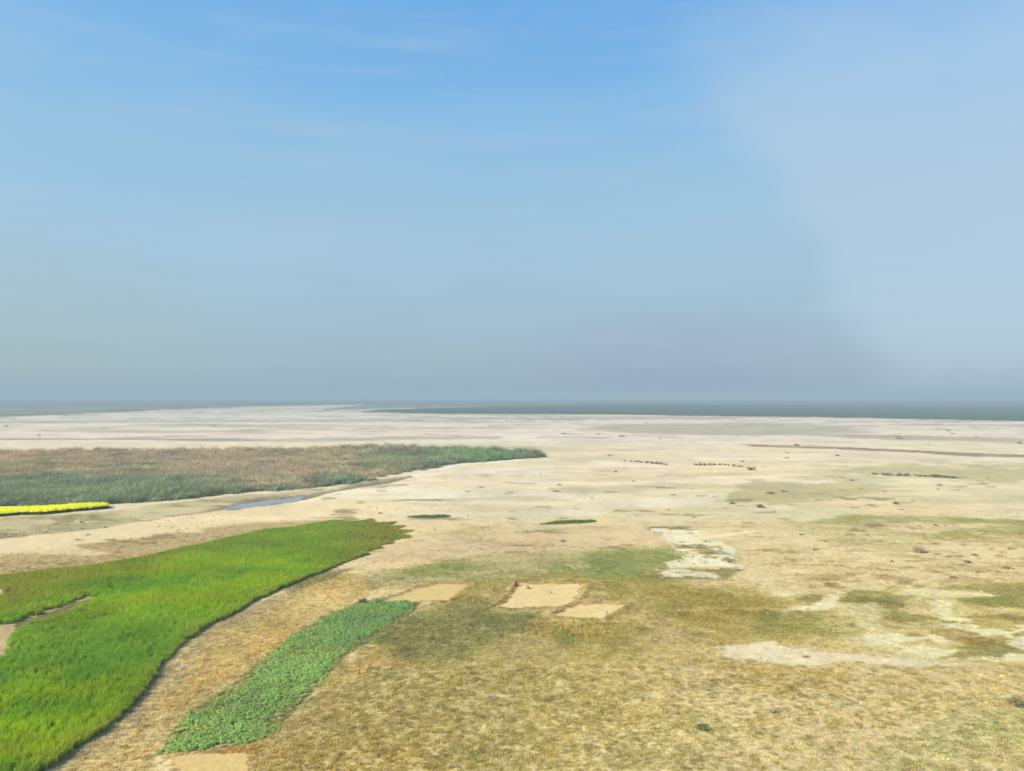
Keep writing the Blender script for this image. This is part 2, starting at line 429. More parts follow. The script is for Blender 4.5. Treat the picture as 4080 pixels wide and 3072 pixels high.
# foreground: short dry grass over sand
near = sstep(2560, 2680, PY + 40 * wy + 0.05 * (PX - 2040))
lay((178, 162, 80), near * 0.8 * sstep(900, 1300, PX))
lay((230, 202, 140), near * sstep(2100, 2900, PX) * 0.85)
lay((170, 152, 80), near * sstep(900, 1300, PX) * sstep(-0.3, 0.5, mid) * 0.55)
grass([(1150, 2850), (1500, 2780), (1850, 2900), (1800, 3072), (1700, 3400), (900, 3400), (1000, 3010)], (188, 158, 66), 60, 80, 0.7)
grass([(2500, 2900), (2900, 2840), (3300, 2950), (3400, 3072), (3400, 3400), (2400, 3400)], (186, 176, 104), 60, 80, 0.45)
zone = region(PX, PY, wx, wy, [(3150, 2110), (3600, 2080), (4080, 2130), (6000, 2250), (6000, 2400), (4080, 2340), (3500, 2350), (3050, 2320)], 60, 60)
lay((178, 156, 98), zone * sstep(0.12, 0.5, fbm(Xf * 0.55, Yf, 2.2, 4, 610, 0.6)) * 0.75)
lay((140, 116, 66), zone * sstep(0.5, 0.75, fbm(Xf * 0.6, Yf, 1.3, 3, 611, 0.55)) * 0.7)
lay((232, 212, 162), zone * sstep(0.4, 0.7, fbm(Xf * 0.5, Yf, 1.8, 4, 612, 0.55)) * 0.6)
wide = low * (1 - near) * sstep(1500, 1800, PX)
lay((182, 160, 100), wide * sstep(0.25, 0.6, fbm(Xf * 0.45, Yf, 1.7, 4, 613, 0.6)) * 0.45)
lay((232, 214, 162), wide * sstep(0.35, 0.65, fbm(Xf * 0.4, Yf, 1.4, 4, 614, 0.6)) * 0.4)
grass([(3500, 2980), (3800, 2880), (4080, 2840), (6000, 2800), (6000, 3400), (3600, 3400)], (158, 164, 92), 60, 70, 0.7)
grass([(2870, 2630), (3000, 2660), (3250, 2680), (3420, 2665), (3350, 2760), (3100, 2780), (2900, 2720)], (172, 142, 56), 22, 40, 0.85)
reg([(3350, 2665), (3700, 2675), (4080, 2690), (5000, 2700), (5000, 2800), (4080, 2800), (3700, 2780), (3500, 2720)], (214, 188, 124), 40, 60, 0.7)
reg([(2500, 2760), (2900, 2740), (3600, 2800), (3500, 2880), (2900, 2860)], (212, 186, 122), 50, 80, 0.6)
lay((156, 140, 74), near * sstep(900, 1300, PX) * sstep(0.05, 0.55, mott) * 0.75)
lay((228, 206, 142), near * sstep(900, 1300, PX) * sstep(0.15, 0.6, -mott + 0.35 * mott2) * 0.7)
lay((236, 216, 170), near * sstep(0.62, 0.85, mott2 - 0.3 * mott) * 0.6)
# right: braided pale silt among green
braid_zone = region(PX, PY, wx, wy, [(3050, 2350), (3500, 2330), (4080, 2320), (6000, 2330), (6000, 2720), (4080, 2650), (3700, 2640), (3450, 2580), (3250, 2440)], 40, 60)
lay((206, 190, 124), braid_zone * 0.75)
ridged = 1 - np.abs(fbm(Xf * 0.6 + 3 * n1, Yf + 2 * n2, 9, 4, 81, 0.55)) * 2.2
lay((234, 222, 166), braid_zone * sstep(0.38, 0.56, ridged) * 0.95)
lay((146, 136, 66), braid_zone * sstep(0.28, 0.44, fbm(Xf * 0.5, Yf, 5, 5, 82, 0.6)) * 0.85)
lay((186, 166, 104), braid_zone * sstep(0.2, 0.4, fbm(Xf * 0.5, Yf, 1.8, 4, 83, 0.6)) * 0.6)
grass([(3820, 2385), (4080, 2365), (6000, 2400), (6000, 2470), (4080, 2420), (3850, 2410)], (128, 126, 48), 12, 30, 0.95)
grass([(3850, 2450), (4050, 2440), (4060, 2500), (3900, 2500)], (160, 140, 62), 14, 30, 0.8)
grass([(3700, 2510), (3820, 2505), (3950, 2560), (3930, 2582), (3780, 2560)], (154, 126, 52), 12, 24, 0.85)
grass([(3340, 2360), (3420, 2345), (3650, 2375), (3600, 2400), (3350, 2410), (3450, 2385)], (122, 122, 46), 8, 18, 0.95)
reg([(3120, 2430), (3250, 2395), (3300, 2365), (3370, 2345), (3350, 2370), (3330, 2395), (3420, 2400), (3250, 2430)], (238, 222, 168), 8, 40, 0.95)
reg([(3330, 2405), (3480, 2400), (3500, 2440), (3560, 2520), (3480, 2520), (3380, 2460)], (222, 208, 152), 20, 36, 0.7)
reg([(3580, 2345), (3680, 2350), (3900, 2355), (3750, 2380), (3560, 2370)], (230, 214, 156), 14, 30, 0.8)
reg([(4000, 2560), (4080, 2530), (6000, 2500), (6000, 2600), (4080, 2600)], (226, 214, 180), 14, 26, 0.9)
reg(FISH, (236, 218, 172), 8, 64, 0.92)
lay((178, 158, 98), region(PX, PY, wx, wy, FISH, 6, 30) * sstep(0.55, 0.75, fbm(Xf, Yf, 1.4, 3, 99)) * sstep(3300, 3000, PX) * 0.7)
reg([(1300, 1964), (1330, 1957), (1560, 1919), (1700, 1874), (1830, 1846), (2100, 1827), (2190, 1824), (2100, 1832), (1840, 1852), (1710, 1880), (1570, 1925), (1340, 1964)], (250, 240, 214), 3, 3, 0.9)
# ragged pale silt near the middle
ragzone = region(PX, PY, wx, wy, [(2580, 2092), (2760, 2092), (2900, 2170), (2960, 2250), (2900, 2300), (2580, 2302), (2620, 2230), (2680, 2170)], 18, 40)
lay((138, 128, 66), ragzone * 0.85 * sstep(-0.1, 0.25, fbm(Xf * 0.5, Yf, 2.4, 4, 91, 0.6)))
lay((236, 226, 182), ragzone * sstep(0.08, 0.22, fbm(Xf * 0.45, Yf, 1.9, 4, 92, 0.65)) * 0.95)
reg([(2600, 2270), (2700, 2262), (2850, 2280), (2860, 2294), (2720, 2290), (2610, 2296)], (234, 222, 178), 5, 40, 0.9)
reg([(2620, 2235), (2750, 2230), (2770, 2250), (2640, 2262)], (234, 222, 178), 5, 40, 0.85)
reg([(2640, 2150), (2850, 2128), (3060, 2106), (3060, 2112), (2860, 2140), (2660, 2160)], (236, 220, 172), 6, 14, 0.85)
reg([(2940, 2262), (3080, 2275), (3120, 2292), (3080, 2335), (3020, 2325), (2990, 2290)], (222, 202, 146), 12, 26, 0.8)
# river margin on the left
ch_m = reg(CHANNEL, (176, 166, 112), 16, 22, 0.95)
lay((142, 128, 82), ch_m * sstep(0.32, 0.5, fbm(Xf * 0.35, Yf, 2.4, 4, 96)) * 0.7)
lay((158, 140, 98), ch_m * sstep(0.1, 0.45, fbm(Xf * 0.5, Yf, 5, 4, 93)) * 0.9)
lay((226, 208, 150), ch_m * sstep(0.15, 0.45, fbm(Xf * 0.4, Yf, 7, 4, 94)) * 0.65)
reg([(1290, 1950), (1420, 1930), (1640, 1894), (1650, 1899), (1560, 1924), (1300, 1966), (1200, 1968)], (142, 124, 88), 10, 14, 0.85)
reg([(640, 2050), (800, 2034), (900, 2012), (1080, 2006), (960, 2026), (860, 2038), (700, 2062)], (152, 132, 92), 10, 16, 0.85)
reg([(900, 1975), (1250, 1945), (1320, 1946), (1200, 1960), (1000, 1980), (860, 1992)], (204, 186, 138), 10, 16, 0.8)
reg([(-600, 2190), (0, 2140), (400, 2108), (640, 2065), (900, 2040), (1200, 2010), (1500, 2030), (1450, 2060), (1000, 2080), (700, 2120), (200, 2190), (-600, 2260)], (234, 210, 156), 14, 12, 0.95)
reg([(-600, 2300), (0, 2215), (330, 2190), (280, 2172), (430, 2160), (700, 2125), (820, 2110), (1000, 2086), (1380, 2066), (1450, 2080), (1000, 2130), (700, 2210), (0, 2310), (-600, 2360)], (192, 166, 108), 14, 9, 0.97)
reg([(80, 2205), (250, 2180), (440, 2205), (330, 2216), (160, 2212)], (226, 200, 148), 8, 14, 0.9)
reg([(700, 2118), (780, 2108), (820, 2122), (740, 2124)], (236, 214, 160), 5, 10, 0.9)
reg([(0, 2158), (160, 2142), (360, 2130), (160, 2146), (0, 2164)], (236, 216, 164), 3, 6, 0.6)
reg([(0, 2140), (110, 2134), (110, 2137), (0, 2146)], (128, 110, 66), 2, 3, 0.9)
reg([(820, 2040), (880, 2010), (1000, 1978), (1110, 1966), (1280, 1958), (1320, 1962), (1230, 1984), (1100, 2010), (960, 2030)], (150, 134, 98), 12, 20, 0.85)
reg(POOL, (118, 104, 78), 12, 14, 0.9)
# under the crops
reg(WHEAT, (120, 104, 58), 6, 4, 1.0)
reg([(-900, 2600), (-200, 2510), (0, 2492), (62, 2474), (140, 2446), (250, 2410), (310, 2388), (355, 2372), (375, 2378), (310, 2398), (200, 2436), (80, 2480), (-200, 2530), (-900, 2640)], (186, 166, 96), 4, 5, 0.95)
reg(BARE_L, (196, 172, 118), 6, 6, 1.0)
reg(NOTCH_L, (206, 182, 118), 6, 8, 1.0)
between = region(PX, PY, wx, wy, [(100, 3200), (340, 2970), (520, 2840), (620, 2735), (680, 2650), (830, 2510), (940, 2460), (1080, 2385), (1300, 2285), (1450, 2290), (1480, 2370), (1300, 2440), (1180, 2510),
                                  (1040, 2630), (880, 2760), (740, 2850), (660, 2930), (620, 3000), (600, 3200)], 12, 10)
lay((216, 188, 116), between * 0.95)
lay((218, 186, 104), between * sstep(-0.1, 0.5, fbm(Xf, Yf, 7, 4, 95)) * 0.7)
lay((186, 166, 96), between * sstep(0.0, 0.5, mott) * 0.6)
lay((226, 194, 126), between * sstep(0.3, 0.7, mott2) * 0.7)
reg([(150, 3090), (340, 2962), (500, 2838), (600, 2738), (650, 2650), (740, 2560), (840, 2500), (940, 2450), (1200, 2325), (1230, 2345), (960, 2480), (860, 2530), (780, 2620), (740, 2720), (640, 2800), (520, 2900), (260, 3080)], (198, 176, 124), 18, 14, 0.8)
reg([(1130, 2345), (1300, 2275), (1420, 2262), (1320, 2310), (1150, 2362)], (140, 132, 76), 12, 16, 0.7)
reg([(1640, 2640), (1560, 2560), (1440, 2600), (1350, 2700), (1240, 2830), (1180, 2900), (1110, 2960), (1020, 3040), (1050, 3072), (1180, 2950), (1300, 2850), (1400, 2740), (1500, 2660)], (196, 166, 98), 22, 30, 0.6)
reg(STRIP, (124, 120, 66), 10, 8, 1.0)
reg([(640, 3010), (860, 2990), (1000, 2960), (1060, 2905), (1100, 2905), (1050, 2990), (980, 3010), (700, 3025)], (186, 146, 62), 8, 10, 0.8)
for P_ in (PLOT_A, PLOT_B, PLOT_C, PLOT_D):
    reg(P_, (200, 160, 98), 8, 5, 0.7, bias=14)
reg(GREEN_A, (110, 112, 48), 5, 5, 1.0)
reg(GREEN_B, (110, 112, 48), 5, 5, 1.0)
reg(REEDS, (120, 108, 76), 8, 8, 1.0)
reg(MUSTARD, (110, 108, 56), 6, 4, 1.0)
# crusts and crumbs everywhere
v_ = (1 + 0.05 * mid + 0.06 * mott * sstep(1900, 2300, PY) + 0.04 * big)[:, None]
v_ = 1 + (v_ - 1) * (1 - 0.8 * sstep(2300, 2250, PY + 0.12 * PX) * sstep(2060, 2090, PY) * sstep(1500, 1300, PX))[:, None]
C[:] = np.clip(C * v_, 0, 250)
dots = sstep(0.62, 0.85, fbm(Xf, Yf, 0.55, 2, 333)) * sstep(0.0, 0.5, fbm(Xf, Yf, 14, 3, 334)) * sstep(1960, 2150, PY)
lay((128, 108, 56), dots * 0.55)
flecks = sstep(0.66, 0.82, fbm(Xf * 0.5, Yf, 3.2, 3, 335)) * sstep(2450, 2100, PY) * sstep(1850, 1960, PY)
lay((136, 116, 66), flecks * 0.6)

def lin(c):
    c = c / 255.0
    return np.where(c > 0.04045, ((c + 0.055) / 1.055) ** 2.4, c / 12.92)
Clin = lin(C) * ALB

def mesh_from_arrays(name, co, faces_flat, k):
    me = bpy.data.meshes.new(name)
    nv, nf = len(co), len(faces_flat) // k
    me.vertices.add(nv)
    me.vertices.foreach_set('co', np.asarray(co, np.float32).ravel())
    me.loops.add(nf * k)
    me.loops.foreach_set('vertex_index', np.asarray(faces_flat, np.int32))
    me.polygons.add(nf)
    me.polygons.foreach_set('loop_start', np.arange(nf, dtype=np.int32) * k)
    me.update(calc_edges=True)
    return me

idx = np.arange(nr * nc).reshape(nr, nc)
a, b, c_, d_ = idx[:-1, :-1].ravel(), idx[1:, :-1].ravel(), idx[1:, 1:].ravel(), idx[:-1, 1:].ravel()
gm = mesh_from_arrays('ground', np.stack([Xf, Yf, Zf], 1), np.stack([a, b, c_, d_], 1).ravel(), 4)
at = gm.color_attributes.new('soil', 'FLOAT_COLOR', 'POINT')
fleck = np.clip(sstep(2150, 2500, PY) * (0.22 + 0.78 * sstep(2520, 2820, PY + 40 * wy)) + 0.35 * between, 0, 1) * (0.8 + 0.3 * mid)
fleck *= 1 - 0.85 * region(PX, PY, wx, wy, FISH, 6, 30)
mud = region(PX, PY, wx, wy, [(-900, 2100), (0, 2100), (1500, 2000), (1460, 2085), (1000, 2135), (700, 2205), (0, 2300), (-900, 2380)], 20, 10)
fleck = np.clip((fleck + 0.3 * zone) * (1 - 0.95 * mud), 0, 1)
at.data.foreach_set('color', np.concatenate([Clin, fleck[:, None]], 1).astype(np.float32).ravel())
gm.polygons.foreach_set('use_smooth', np.ones(len(gm.polygons), bool))

def base_mat(name):
    m = bpy.data.materials.new(name)
    m.use_nodes = True
    nt = m.node_tree
    bs = nt.nodes['Principled BSDF']
    bs.inputs['Roughness'].default_value = 0.95
    bs.inputs['Specular IOR Level'].default_value = 0.15
    return m, nt, bs

def tex_noise(nt, vec, scale, detail=3, rough=0.55):
    n = nt.nodes.new('ShaderNodeTexNoise')
    n.inputs['Scale'].default_value = scale
    n.inputs['Detail'].default_value = detail
    n.inputs['Roughness'].default_value = rough
    nt.links.new(vec, n.inputs['Vector'])
    return n.outputs[0]

def soil_shader(nt, bs, colour, fleck=None):
    geo = nt.nodes.new('ShaderNodeNewGeometry')
    pos = geo.outputs['Position']
    fine = tex_noise(nt, pos, 9.0, 4, 0.65)
    coarse = tex_noise(nt, pos, 1.3, 4, 0.6)
    k = ramp(nt, [(0.25, 0.78), (0.5, 1.0), (0.75, 1.18)], fine)
    k2 = ramp(nt, [(0.3, 0.90), (0.7, 1.08)], coarse)
    col = mix_rgb(nt, 1.0, colour, k, 'MULTIPLY')
    col = mix_rgb(nt, 1.0, col, k2, 'MULTIPLY')
    if fleck is not None:            # straw litter and bare crumbs lying over the soil
        mp = nt.nodes.new('ShaderNodeMapping')
        mp.inputs['Scale'].default_value = (0.7, 1.0, 1.0)
        nt.links.new(pos, mp.inputs[0])
        fl = tex_noise(nt, mp.outputs[0], 3.4, 3, 0.6)
        fl2 = tex_noise(nt, mp.outputs[0], 6.5, 2, 0.5)
        m1 = math_n(nt, 'MULTIPLY', ramp(nt, [(0.53, 0.0), (0.59, 1.0)], fl), fleck)
        m2 = math_n(nt, 'MULTIPLY', ramp(nt, [(0.40, 1.0), (0.47, 0.0)], fl), fleck)
        m3 = math_n(nt, 'MULTIPLY', ramp(nt, [(0.63, 0.0), (0.68, 1.0)], fl2), fleck)
        col = mix_rgb(nt, m1, col, mix_rgb(nt, 0.55, mix_rgb(nt, 1.0, col, (1.25, 1.25, 1.2), 'MULTIPLY'), (0.44, 0.36, 0.165)))
        col = mix_rgb(nt, m2, col, mix_rgb(nt, 1.0, col, (0.66, 0.68, 0.60), 'MULTIPLY'))
        col = mix_rgb(nt, math_n(nt, 'MULTIPLY', m3, 0.8), col, (0.50, 0.42, 0.25))
    nt.links.new(col, bs.inputs['Base Color'])
    bmp = nt.nodes.new('ShaderNodeBump')
    bmp.inputs['Strength'].default_value = 0.55
    bmp.inputs['Distance'].default_value = 0.10
    hsum = math_n(nt, 'ADD', coarse, math_n(nt, 'MULTIPLY', fine, 0.35))
    nt.links.new(hsum, bmp.inputs['Height'])
    nt.links.new(bmp.outputs[0], bs.inputs['Normal'])

gmat, nt, bs = base_mat('river_soil')
ga = nt.nodes.new('ShaderNodeVertexColor'); ga.layer_name = 'soil'
soil_shader(nt, bs, ga.outputs[0], ga.outputs[1])
gm.materials.append(gmat)
ground = bpy.data.objects.new('ground', gm)
scene.collection.objects.link(ground)
ground['kind'] = 'structure'

def tag(o, label=None, cat=None, group=None, kind=None):
    if label: o['label'] = label
    if cat: o['category'] = cat
    if group: o['group'] = group
    if kind: o['kind'] = kind
    return o

# ------------------------------------------------------------------ bare plots, water
def sheet(name, poly_name, mat, res, level, fray=0.12, inset=0.0):
    """a thin sheet filling an outline, with slightly ragged edges, laid on the ground"""
    P = WORLD[poly_name]
    x0, y0 = P.min(0) - 0.5; x1, y1 = P.max(0) + 0.5
    gx, gy = np.meshgrid(np.arange(x0, x1, res), np.arange(y0, y1, res))
    nx, ny = gx.shape[1], gx.shape[0]
    fx, fy = gx.ravel(), gy.ravel()
    sd = poly_sd(fx, fy, P) + fray * fbm(fx, fy, 0.9, 3, 12) - inset
    ok = sd > 0
    z = (ground_h(fx, fy) + level) if level < 1 else np.full(fx.shape, -0.575)
    ii = np.arange(nx * ny).reshape(ny, nx)
    q = np.stack([ii[:-1, :-1].ravel(), ii[:-1, 1:].ravel(), ii[1:, 1:].ravel(), ii[1:, :-1].ravel()], 1)
    q = q[ok[q].all(1)]
    used = np.unique(q)
    rem = np.full(nx * ny, -1); rem[used] = np.arange(len(used))
    me = mesh_from_arrays(name, np.stack([fx, fy, z], 1)[used], rem[q].ravel(), 4)
    me.polygons.foreach_set('use_smooth', np.ones(len(me.polygons), bool))
    me.materials.append(mat)
    o = bpy.data.objects.new(name, me)
    scene.collection.objects.link(o)
    o['kind'] = 'structure'
    return o

def sand_mat(name, c, c2, cd):
    m, nt, bs = base_mat(name)
    geo = nt.nodes.new('ShaderNodeNewGeometry')
    n = tex_noise(nt, geo.outputs['Position'], 0.45, 5, 0.6)
    n2 = tex_noise(nt, geo.outputs['Position'], 2.4, 4, 0.6)
    col = ramp(nt, [(0.35, tuple(x * ALB for x in srgb(*c))), (0.6, tuple(x * ALB for x in srgb(*c2)))], n)
    m2 = ramp(nt, [(0.62, 0.0), (0.74, 0.7)], n2)
    col = mix_rgb(nt, m2, col, tuple(x * ALB for x in srgb(*cd)))
    soil_shader(nt, bs, col)
    return m
plot_mat = sand_mat('cleared_sand', (226, 200, 134), (238, 210, 142), (200, 170, 110))
plot_mat2 = sand_mat('cleared_soil', (218, 190, 122), (226, 194, 120), (192, 162, 98))
for nm, mt in (('pa', plot_mat2), ('pb', plot_mat), ('pc', plot_mat), ('pd', plot_mat2)):
    sheet('sand_plot', nm, mt, 0.16, 0.012, 0.30)

wm, nt, bs = base_mat('shallow_water')
bs.inputs['Base Color'].default_value = (0.20, 0.19, 0.16, 1)
bs.inputs['Roughness'].default_value = 0.12
bs.inputs['Specular IOR Level'].default_value = 0.6
geo = nt.nodes.new('ShaderNodeNewGeometry')
wv = tex_noise(nt, geo.outputs['Position'], 2.0, 3)
bmp = nt.nodes.new('ShaderNodeBump'); bmp.inputs['Strength'].default_value = 0.05; bmp.inputs['Distance'].default_value = 0.05
nt.links.new(wv, bmp.inputs['Height']); nt.links.new(bmp.outputs[0], bs.inputs['Normal'])
sheet('water', 'pool', wm, 0.4, 2.0, 2.2, -0.6)

# ------------------------------------------------------------------ plants: prototype tufts kept outside the scene
rng = np.random.default_rng(7)
random.seed(7)

def leaf_mat(name, col, transl=0.35, tinted=True, rough=0.6):
    m = bpy.data.materials.new(name)
    m.use_nodes = True
    nt = m.node_tree
    nt.nodes.clear()
    out = nt.nodes.new('ShaderNodeOutputMaterial')
    dif = nt.nodes.new('ShaderNodeBsdfPrincipled')
    dif.inputs['Roughness'].default_value = rough
    dif.inputs['Specular IOR Level'].default_value = 0.2
    tr = nt.nodes.new('ShaderNodeBsdfTranslucent')
    mx = nt.nodes.new('ShaderNodeMixShader')
    mx.inputs[0].default_value = transl
    if tinted:
        a = nt.nodes.new('ShaderNodeAttribute')
        a.attribute_type = 'INSTANCER'
        a.attribute_name = 'tint'
        c = a.outputs['Color']
    else:
        oi = nt.nodes.new('ShaderNodeObjectInfo')
        c = mix_rgb(nt, 1.0, tuple(col), ramp(nt, [(0.0, 0.7), (1.0, 1.3)], oi.outputs['Random']), 'MULTIPLY')
    b = nt.nodes.new('ShaderNodeVertexColor'); b.layer_name = 'leaf'
    c = mix_rgb(nt, 1.0, c, b.outputs[0], 'MULTIPLY')
    nt.links.new(c, dif.inputs['Base Color'])
    nt.links.new(c, tr.inputs[0])
    nt.links.new(dif.outputs[0], mx.inputs[1])
    nt.links.new(tr.outputs[0], mx.inputs[2])
    nt.links.new(mx.outputs[0], out.inputs[0])
    return m

def blades(n, radius, hgt, wid, lean, seed, var=0.25, curve=0.5, heads=False, seg=3):
    r = np.random.default_rng(seed)
    vs, fs, cs = [], [], []
    for i in range(n):
        ang = r.uniform(0, 2 * math.pi); rad = radius * math.sqrt(r.uniform())
        bx, by = rad * math.cos(ang), rad * math.sin(ang)
        a2 = r.uniform(0, 2 * math.pi)
        h = hgt * (1 + r.uniform(-var, var)); ln = lean * h * r.uniform(0.2, 1.3)
        w = wid * r.uniform(0.7, 1.3)
        fa = r.uniform(0, 2 * math.pi)
        sx, sy = math.cos(fa) * w / 2, math.sin(fa) * w / 2
        tone = r.uniform(0.75, 1.25); hue = r.uniform(-0.08, 0.08)
        k0 = len(vs)
        for s in range(seg + 1):
            t = s / seg
            off = ln * (t ** (1 + curve * 1.5))
            z = h * (t - 0.18 * curve * t * t)
            ww = (1 - t ** 1.6) * 0.95 + 0.05
            if heads and s == seg:
                ww = 1.3
            cx, cy = bx + math.cos(a2) * off, by + math.sin(a2) * off
            vs.append((cx - sx * ww, cy - sy * ww, z)); vs.append((cx + sx * ww, cy + sy * ww, z))
            cs += [(tone * (1 + hue), tone, tone * (1 - hue), 1)] * 2
        for s in range(seg):
            q = k0 + 2 * s
            fs.append((q, q + 1, q + 3, q + 2))
    return vs, fs, cs

def leafy(n, rx, rz, leaf, seed, lobes=5, upward=0.3, base=0.0):
    """leaves spread through several uneven lobes"""
    r = np.random.default_rng(seed)
    L = [(r.uniform(-0.55, 0.55) * rx, r.uniform(-0.55, 0.55) * rx, rz * r.uniform(0.25, 0.72), rx * r.uniform(0.35, 0.6), rz * r.uniform(0.25, 0.42)) for _ in range(lobes)]
    vs, fs, cs = [], [], []
    for i in range(n):
        cx, cy, cz, lr, lz = L[r.integers(len(L))]
        v = r.normal(size=3); v /= np.linalg.norm(v)
        rad = r.uniform(0.35, 1.05)
        p = np.array([cx + v[0] * lr * rad, cy + v[1] * lr * rad, max(base + 0.01, cz + v[2] * lz * rad)])
        nrm = v + r.normal(size=3) * 0.7 + np.array([0, 0, upward]); nrm /= np.linalg.norm(nrm)
        t1 = np.cross(nrm, r.normal(size=3)); t1 /= np.linalg.norm(t1)
        t2 = np.cross(nrm, t1)
        s = leaf * r.uniform(0.6, 1.4)
        k = len(vs)
        for q in (-t1 * s, t2 * s * 0.45, t1 * s, -t2 * s * 0.45):
            vs.append(tuple(p + q))
        fs.append((k, k + 1, k + 2, k + 3))
        tone = r.uniform(0.7, 1.3)
        cs += [(tone, tone, tone, 1)] * 4
    return vs, fs, cs

def make_mesh(name, vfc, mat):
    vs, fs, cs = vfc
    me = bpy.data.meshes.new(name)
    me.from_pydata(vs, [], fs)
    ca = me.color_attributes.new('leaf', 'FLOAT_COLOR', 'POINT')
    ca.data.foreach_set('color', np.array(cs, np.float32).ravel())
    me.materials.append(mat)
    return me

def proto_set(name, meshes):
    col = bpy.data.collections.new(name)       # not linked to the scene: source shapes only
    for i, me in enumerate(meshes):
        col.objects.link(bpy.data.objects.new('%s_%02d' % (name, i), me))
    return col

def scatter(name, pts, scl, tint, protos, nproto, label=None, cat=None, tilt=0.0):
    n = len(pts)
    me = bpy.data.meshes.new(name)
    me.vertices.add(n)
    me.vertices.foreach_set('co', np.asarray(pts, np.float32).ravel())
    def add(nm, typ, data, key):
        a = me.attributes.new(nm, typ, 'POINT')
        a.data.foreach_set(key, data)
    add('scl', 'FLOAT_VECTOR', np.asarray(scl, np.float32).ravel(), 'vector')
    rot = np.stack([rng.normal(0, tilt, n), rng.normal(0, tilt, n), rng.uniform(0, 6.283, n)], 1)
    add('rot', 'FLOAT_VECTOR', rot.astype(np.float32).ravel(), 'vector')
    add('pick', 'INT', rng.integers(0, nproto, n).astype(np.int32), 'value')
    add('tint', 'FLOAT_COLOR', np.concatenate([tint, np.ones((n, 1))], 1).astype(np.float32).ravel(), 'color')
    o = bpy.data.objects.new(name, me)
    scene.collection.objects.link(o)
    ng = bpy.data.node_groups.new(name + '_growth', 'GeometryNodeTree')
    ng.interface.new_socket('Geometry', in_out='INPUT', socket_type='NodeSocketGeometry')
    ng.interface.new_socket('Geometry', in_out='OUTPUT', socket_type='NodeSocketGeometry')
    gi = ng.nodes.new('NodeGroupInput'); go = ng.nodes.new('NodeGroupOutput')
    iop = ng.nodes.new('GeometryNodeInstanceOnPoints')
    ci = ng.nodes.new('GeometryNodeCollectionInfo')
    ci.inputs['Collection'].default_value = protos
    ci.inputs['Separate Children'].default_value = True
    ci.inputs['Reset Children'].default_value = True
    def na(nm, typ):
        x = ng.nodes.new('GeometryNodeInputNamedAttribute')
        x.data_type = typ
        x.inputs['Name'].default_value = nm
        return x.outputs['Attribute']
    ng.links.new(gi.outputs[0], iop.inputs['Points'])
    ng.links.new(ci.outputs[0], iop.inputs['Instance'])
    iop.inputs['Pick Instance'].default_value = True
    ng.links.new(na('pick', 'INT'), iop.inputs['Instance Index'])
    e2r = ng.nodes.new('FunctionNodeEulerToRotation')
    ng.links.new(na('rot', 'FLOAT_VECTOR'), e2r.inputs[0])
    ng.links.new(e2r.outputs[0], iop.inputs['Rotation'])
    ng.links.new(na('scl', 'FLOAT_VECTOR'), iop.inputs['Scale'])
    ng.links.new(iop.outputs[0], go.inputs[0])
    md = o.modifiers.new('growth', 'NODES')
    md.node_group = ng
    tag(o, label, cat, None, 'stuff')
    return o

def fill(poly_name, step, jitter=0.5, fray=0.3, exclude=(), seed=0, row_angle=0.0, clip=None):
    P = WORLD[poly_name]
    x0, y0 = P.min(0); x1, y1 = P.max(0)
    if clip:
        x0, y0, x1, y1 = max(x0, clip[0]), max(y0, clip[1]), min(x1, clip[2]), min(y1, clip[3])
    r = np.random.default_rng(seed)
    gx, gy = np.meshgrid(np.arange(x0, x1, step), np.arange(y0, y1, step))
    fx = gx.ravel() + r.uniform(-jitter, jitter, gx.size) * step
    fy = gy.ravel() + r.uniform(-jitter, jitter, gx.size) * step
    sd = poly_sd(fx, fy, P) + fray * fbm(fx, fy, 1.6, 3, seed + 3) + (fray * 3.0 * sstep(70, 110, fy) * fbm(fx, fy, 6, 3, seed + 4) if poly_name == 'wheat' else 0)
    ok = sd > 0
    for e in exclude:
        ok &= ~(poly_sd(fx, fy, WORLD[e]) + 0.45 * fbm(fx, fy, 1.2, 3, 9) > 0.1)
    return fx[ok], fy[ok], sd[ok]

def in_view(fx, fy, margin=220):
    px, py = proj(fx, fy)
    return (px > -margin) & (px < 4080 + margin) & (py < 3072 + margin) & (fy > 5)

def tints(base, n, x, y, extra=None, var=0.10, alb=1.0):
    """per-tuft leaf colour from a seen colour, mottled over the ground"""
    c = np.array(srgb(*base))[None, :] * alb
    k = 1 + var * fbm(x, y, 5, 4, 55) + var * 0.6 * rng.normal(size=n)
    t = np.clip(c * k[:, None], 0.002, 0.9)
    if extra is not None:
        for (cc, m) in extra:
            e = np.array(srgb(*cc))[None, :] * alb * k[:, None]
            t = t * (1 - m[:, None]) + e * m[:, None]
    return t

LM = leaf_mat('leaf_blade', (1, 1, 1))
LM_DRY = leaf_mat('dry_blade', (1, 1, 1), 0.15)
LM_RED = leaf_mat('reed_blade', (1, 1, 1), 0.2)

